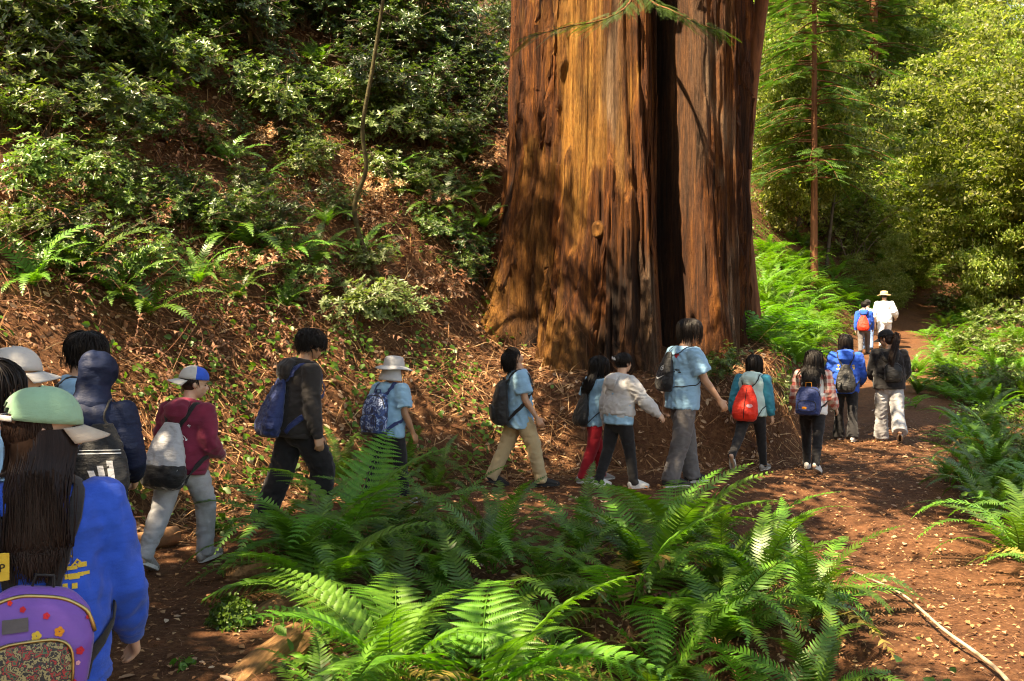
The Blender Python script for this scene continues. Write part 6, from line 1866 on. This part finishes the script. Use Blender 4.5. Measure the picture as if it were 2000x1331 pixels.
# ------------------------------------------------------------------ fallen wood and small things
def log_obj(name, pts, r, label, mat, cat='log', end=None, n=12, rough=.08):
    c = catmull(np.array([tuple(p) for p in pts], float), 5)
    b = c[0].copy()
    V, F = tube(c - b, np.array([np.interp(t, np.linspace(0, 1, len(r)), r) for t in np.linspace(0, 1, len(c))]), n)
    V = V + (vnoise(V[:, 0] * 9, V[:, 1] * 9, V[:, 2] * 9, 5) * rough * max(r))[:, None]
    return tag(obj(name, np_mesh(name, V, F, True, mat), None, b), label, cat)
log_obj('log', [on(-3.4, 6.7, .06), on(-2.95, 7.3, .07), on(-2.62, 7.75, .07)], [.085, .075], 'short reddish log lying on the trail edge behind the navy jacket', M_FALLEN)
log_obj('fallen_branch', [on(2.62, 7.9, .02), on(2.72, 7.0, .05), on(2.68, 6.2, .07), on(2.66, 5.4, .05), on(2.5, 4.6, .03), on(2.3, 3.9, .02)], [.006, .010, .013, .015], 'long pale bare branch lying across the lower right corner', M_PALEWOOD, 'branch', None, 8)
log_obj('fallen_branch', [on(1.35, 4.9, .03), on(1.95, 5.1, .06), on(2.3, 5.0, .04), on(2.5, 4.6, .05)], [.012, .008, .004], 'thin dry twig by the lower end of the pale branch', M_PALEWOOD, 'branch', None, 6)
g = ground_at(1990, 625)
log_obj('log', [g + Vector((-1.3, .8, .2)), g + Vector((0, 0, .25)), g + Vector((1.6, -.6, .25))], [.16, .2, .2], 'dark fallen log at the far right in the valley', M_GREYTRUNK)
def chunk(name, loc, size, label, mat, rz, seed, cat):
    V, F = ell_ball((0, 0, 0), (1, 1, 1), None, 16, 10)
    V = np.array(V); V = np.sign(V) * np.abs(V) ** .6
    V = V * (1 + .18 * fbm(V[:, 0] * 1.7, V[:, 1] * 1.7, V[:, 2] * 1.7, seed, 3))[:, None] * np.array(size)
    return tag(obj(name, py_mesh(name, V, F, False, mat), None, loc, (R(6), R(-8), R(rz))), label, cat)
chunk('wood_block', on(-1.27, 5.05, -.06), (.10, .55, .10), 'weathered split redwood beam edging the trail at the bottom left', M_SPLIT, -14, 3, 'beam')
chunk('wood_block', on(-1.78, 6.75, .02), (.15, .12, .08), 'weathered wood stump on the trail edge by the front foot of the maroon hoodie boy', M_SPLIT, 20, 8, 'stump')
chunk('wood_block', on(-1.45, 6.15, .0), (.10, .22, .08), 'short weathered wood piece behind the leafy cushion', M_SPLIT, -20, 12, 'beam')
def cushion(loc, r, h, n, label, mat, leaf, seed):
    rs = np.random.default_rng(seed)
    d = rs.normal(0, 1, (n, 3)); d[:, 2] = np.abs(d[:, 2]); d /= np.linalg.norm(d, axis=1, keepdims=True)
    q = rs.uniform(.6, 1.0, n)[:, None] * (1 + .25 * vnoise(d[:, 0] * 3, d[:, 1] * 3, d[:, 2] * 3, seed))[:, None]
    P = d * np.array([r, r, h]) * q
    V, F = stamp(TRI_T, LEAF_F, P, rot_mats(rs.normal(0, 1, (n, 3)), d + rs.normal(0, .4, (n, 3))), leaf * rs.uniform(.6, 1.2, n))
    e = empty('leafy_plant', loc, 0, label, 'plant')
    obj('foliage', np_mesh('foliage', V, F, mat=mat), e)
    st = [tube(np.array([[0, 0, 0], p * .5 + np.array([0, 0, .02]), p]), [.003, .002, .001], 3, False) for p in P[:30]]
    obj('stems', np_mesh('stems', *merge(st), mat=mat), e)
cushion(on(-1.62, 5.75), .15, .17, 1500, 'dense small-leaved green cushion on the trail edge', M_FERN, .026, 4)
cushion(on(-1.62, 4.98), .07, .06, 18, 'tiny green seedling on the trail at the bottom left', M_COVER, .05, 5)
cushion(on(-2.35, 8.1), .14, .14, 60, 'patch of green leaves beside the back leg of the maroon hoodie boy', M_COVER, .07, 6)
cushion(on(1.55, 7.3), .22, .25, 110, 'leafy green plant among the ferns in front of the tall boy', M_COVER, .08, 7)
bpy.context.view_layer.update()
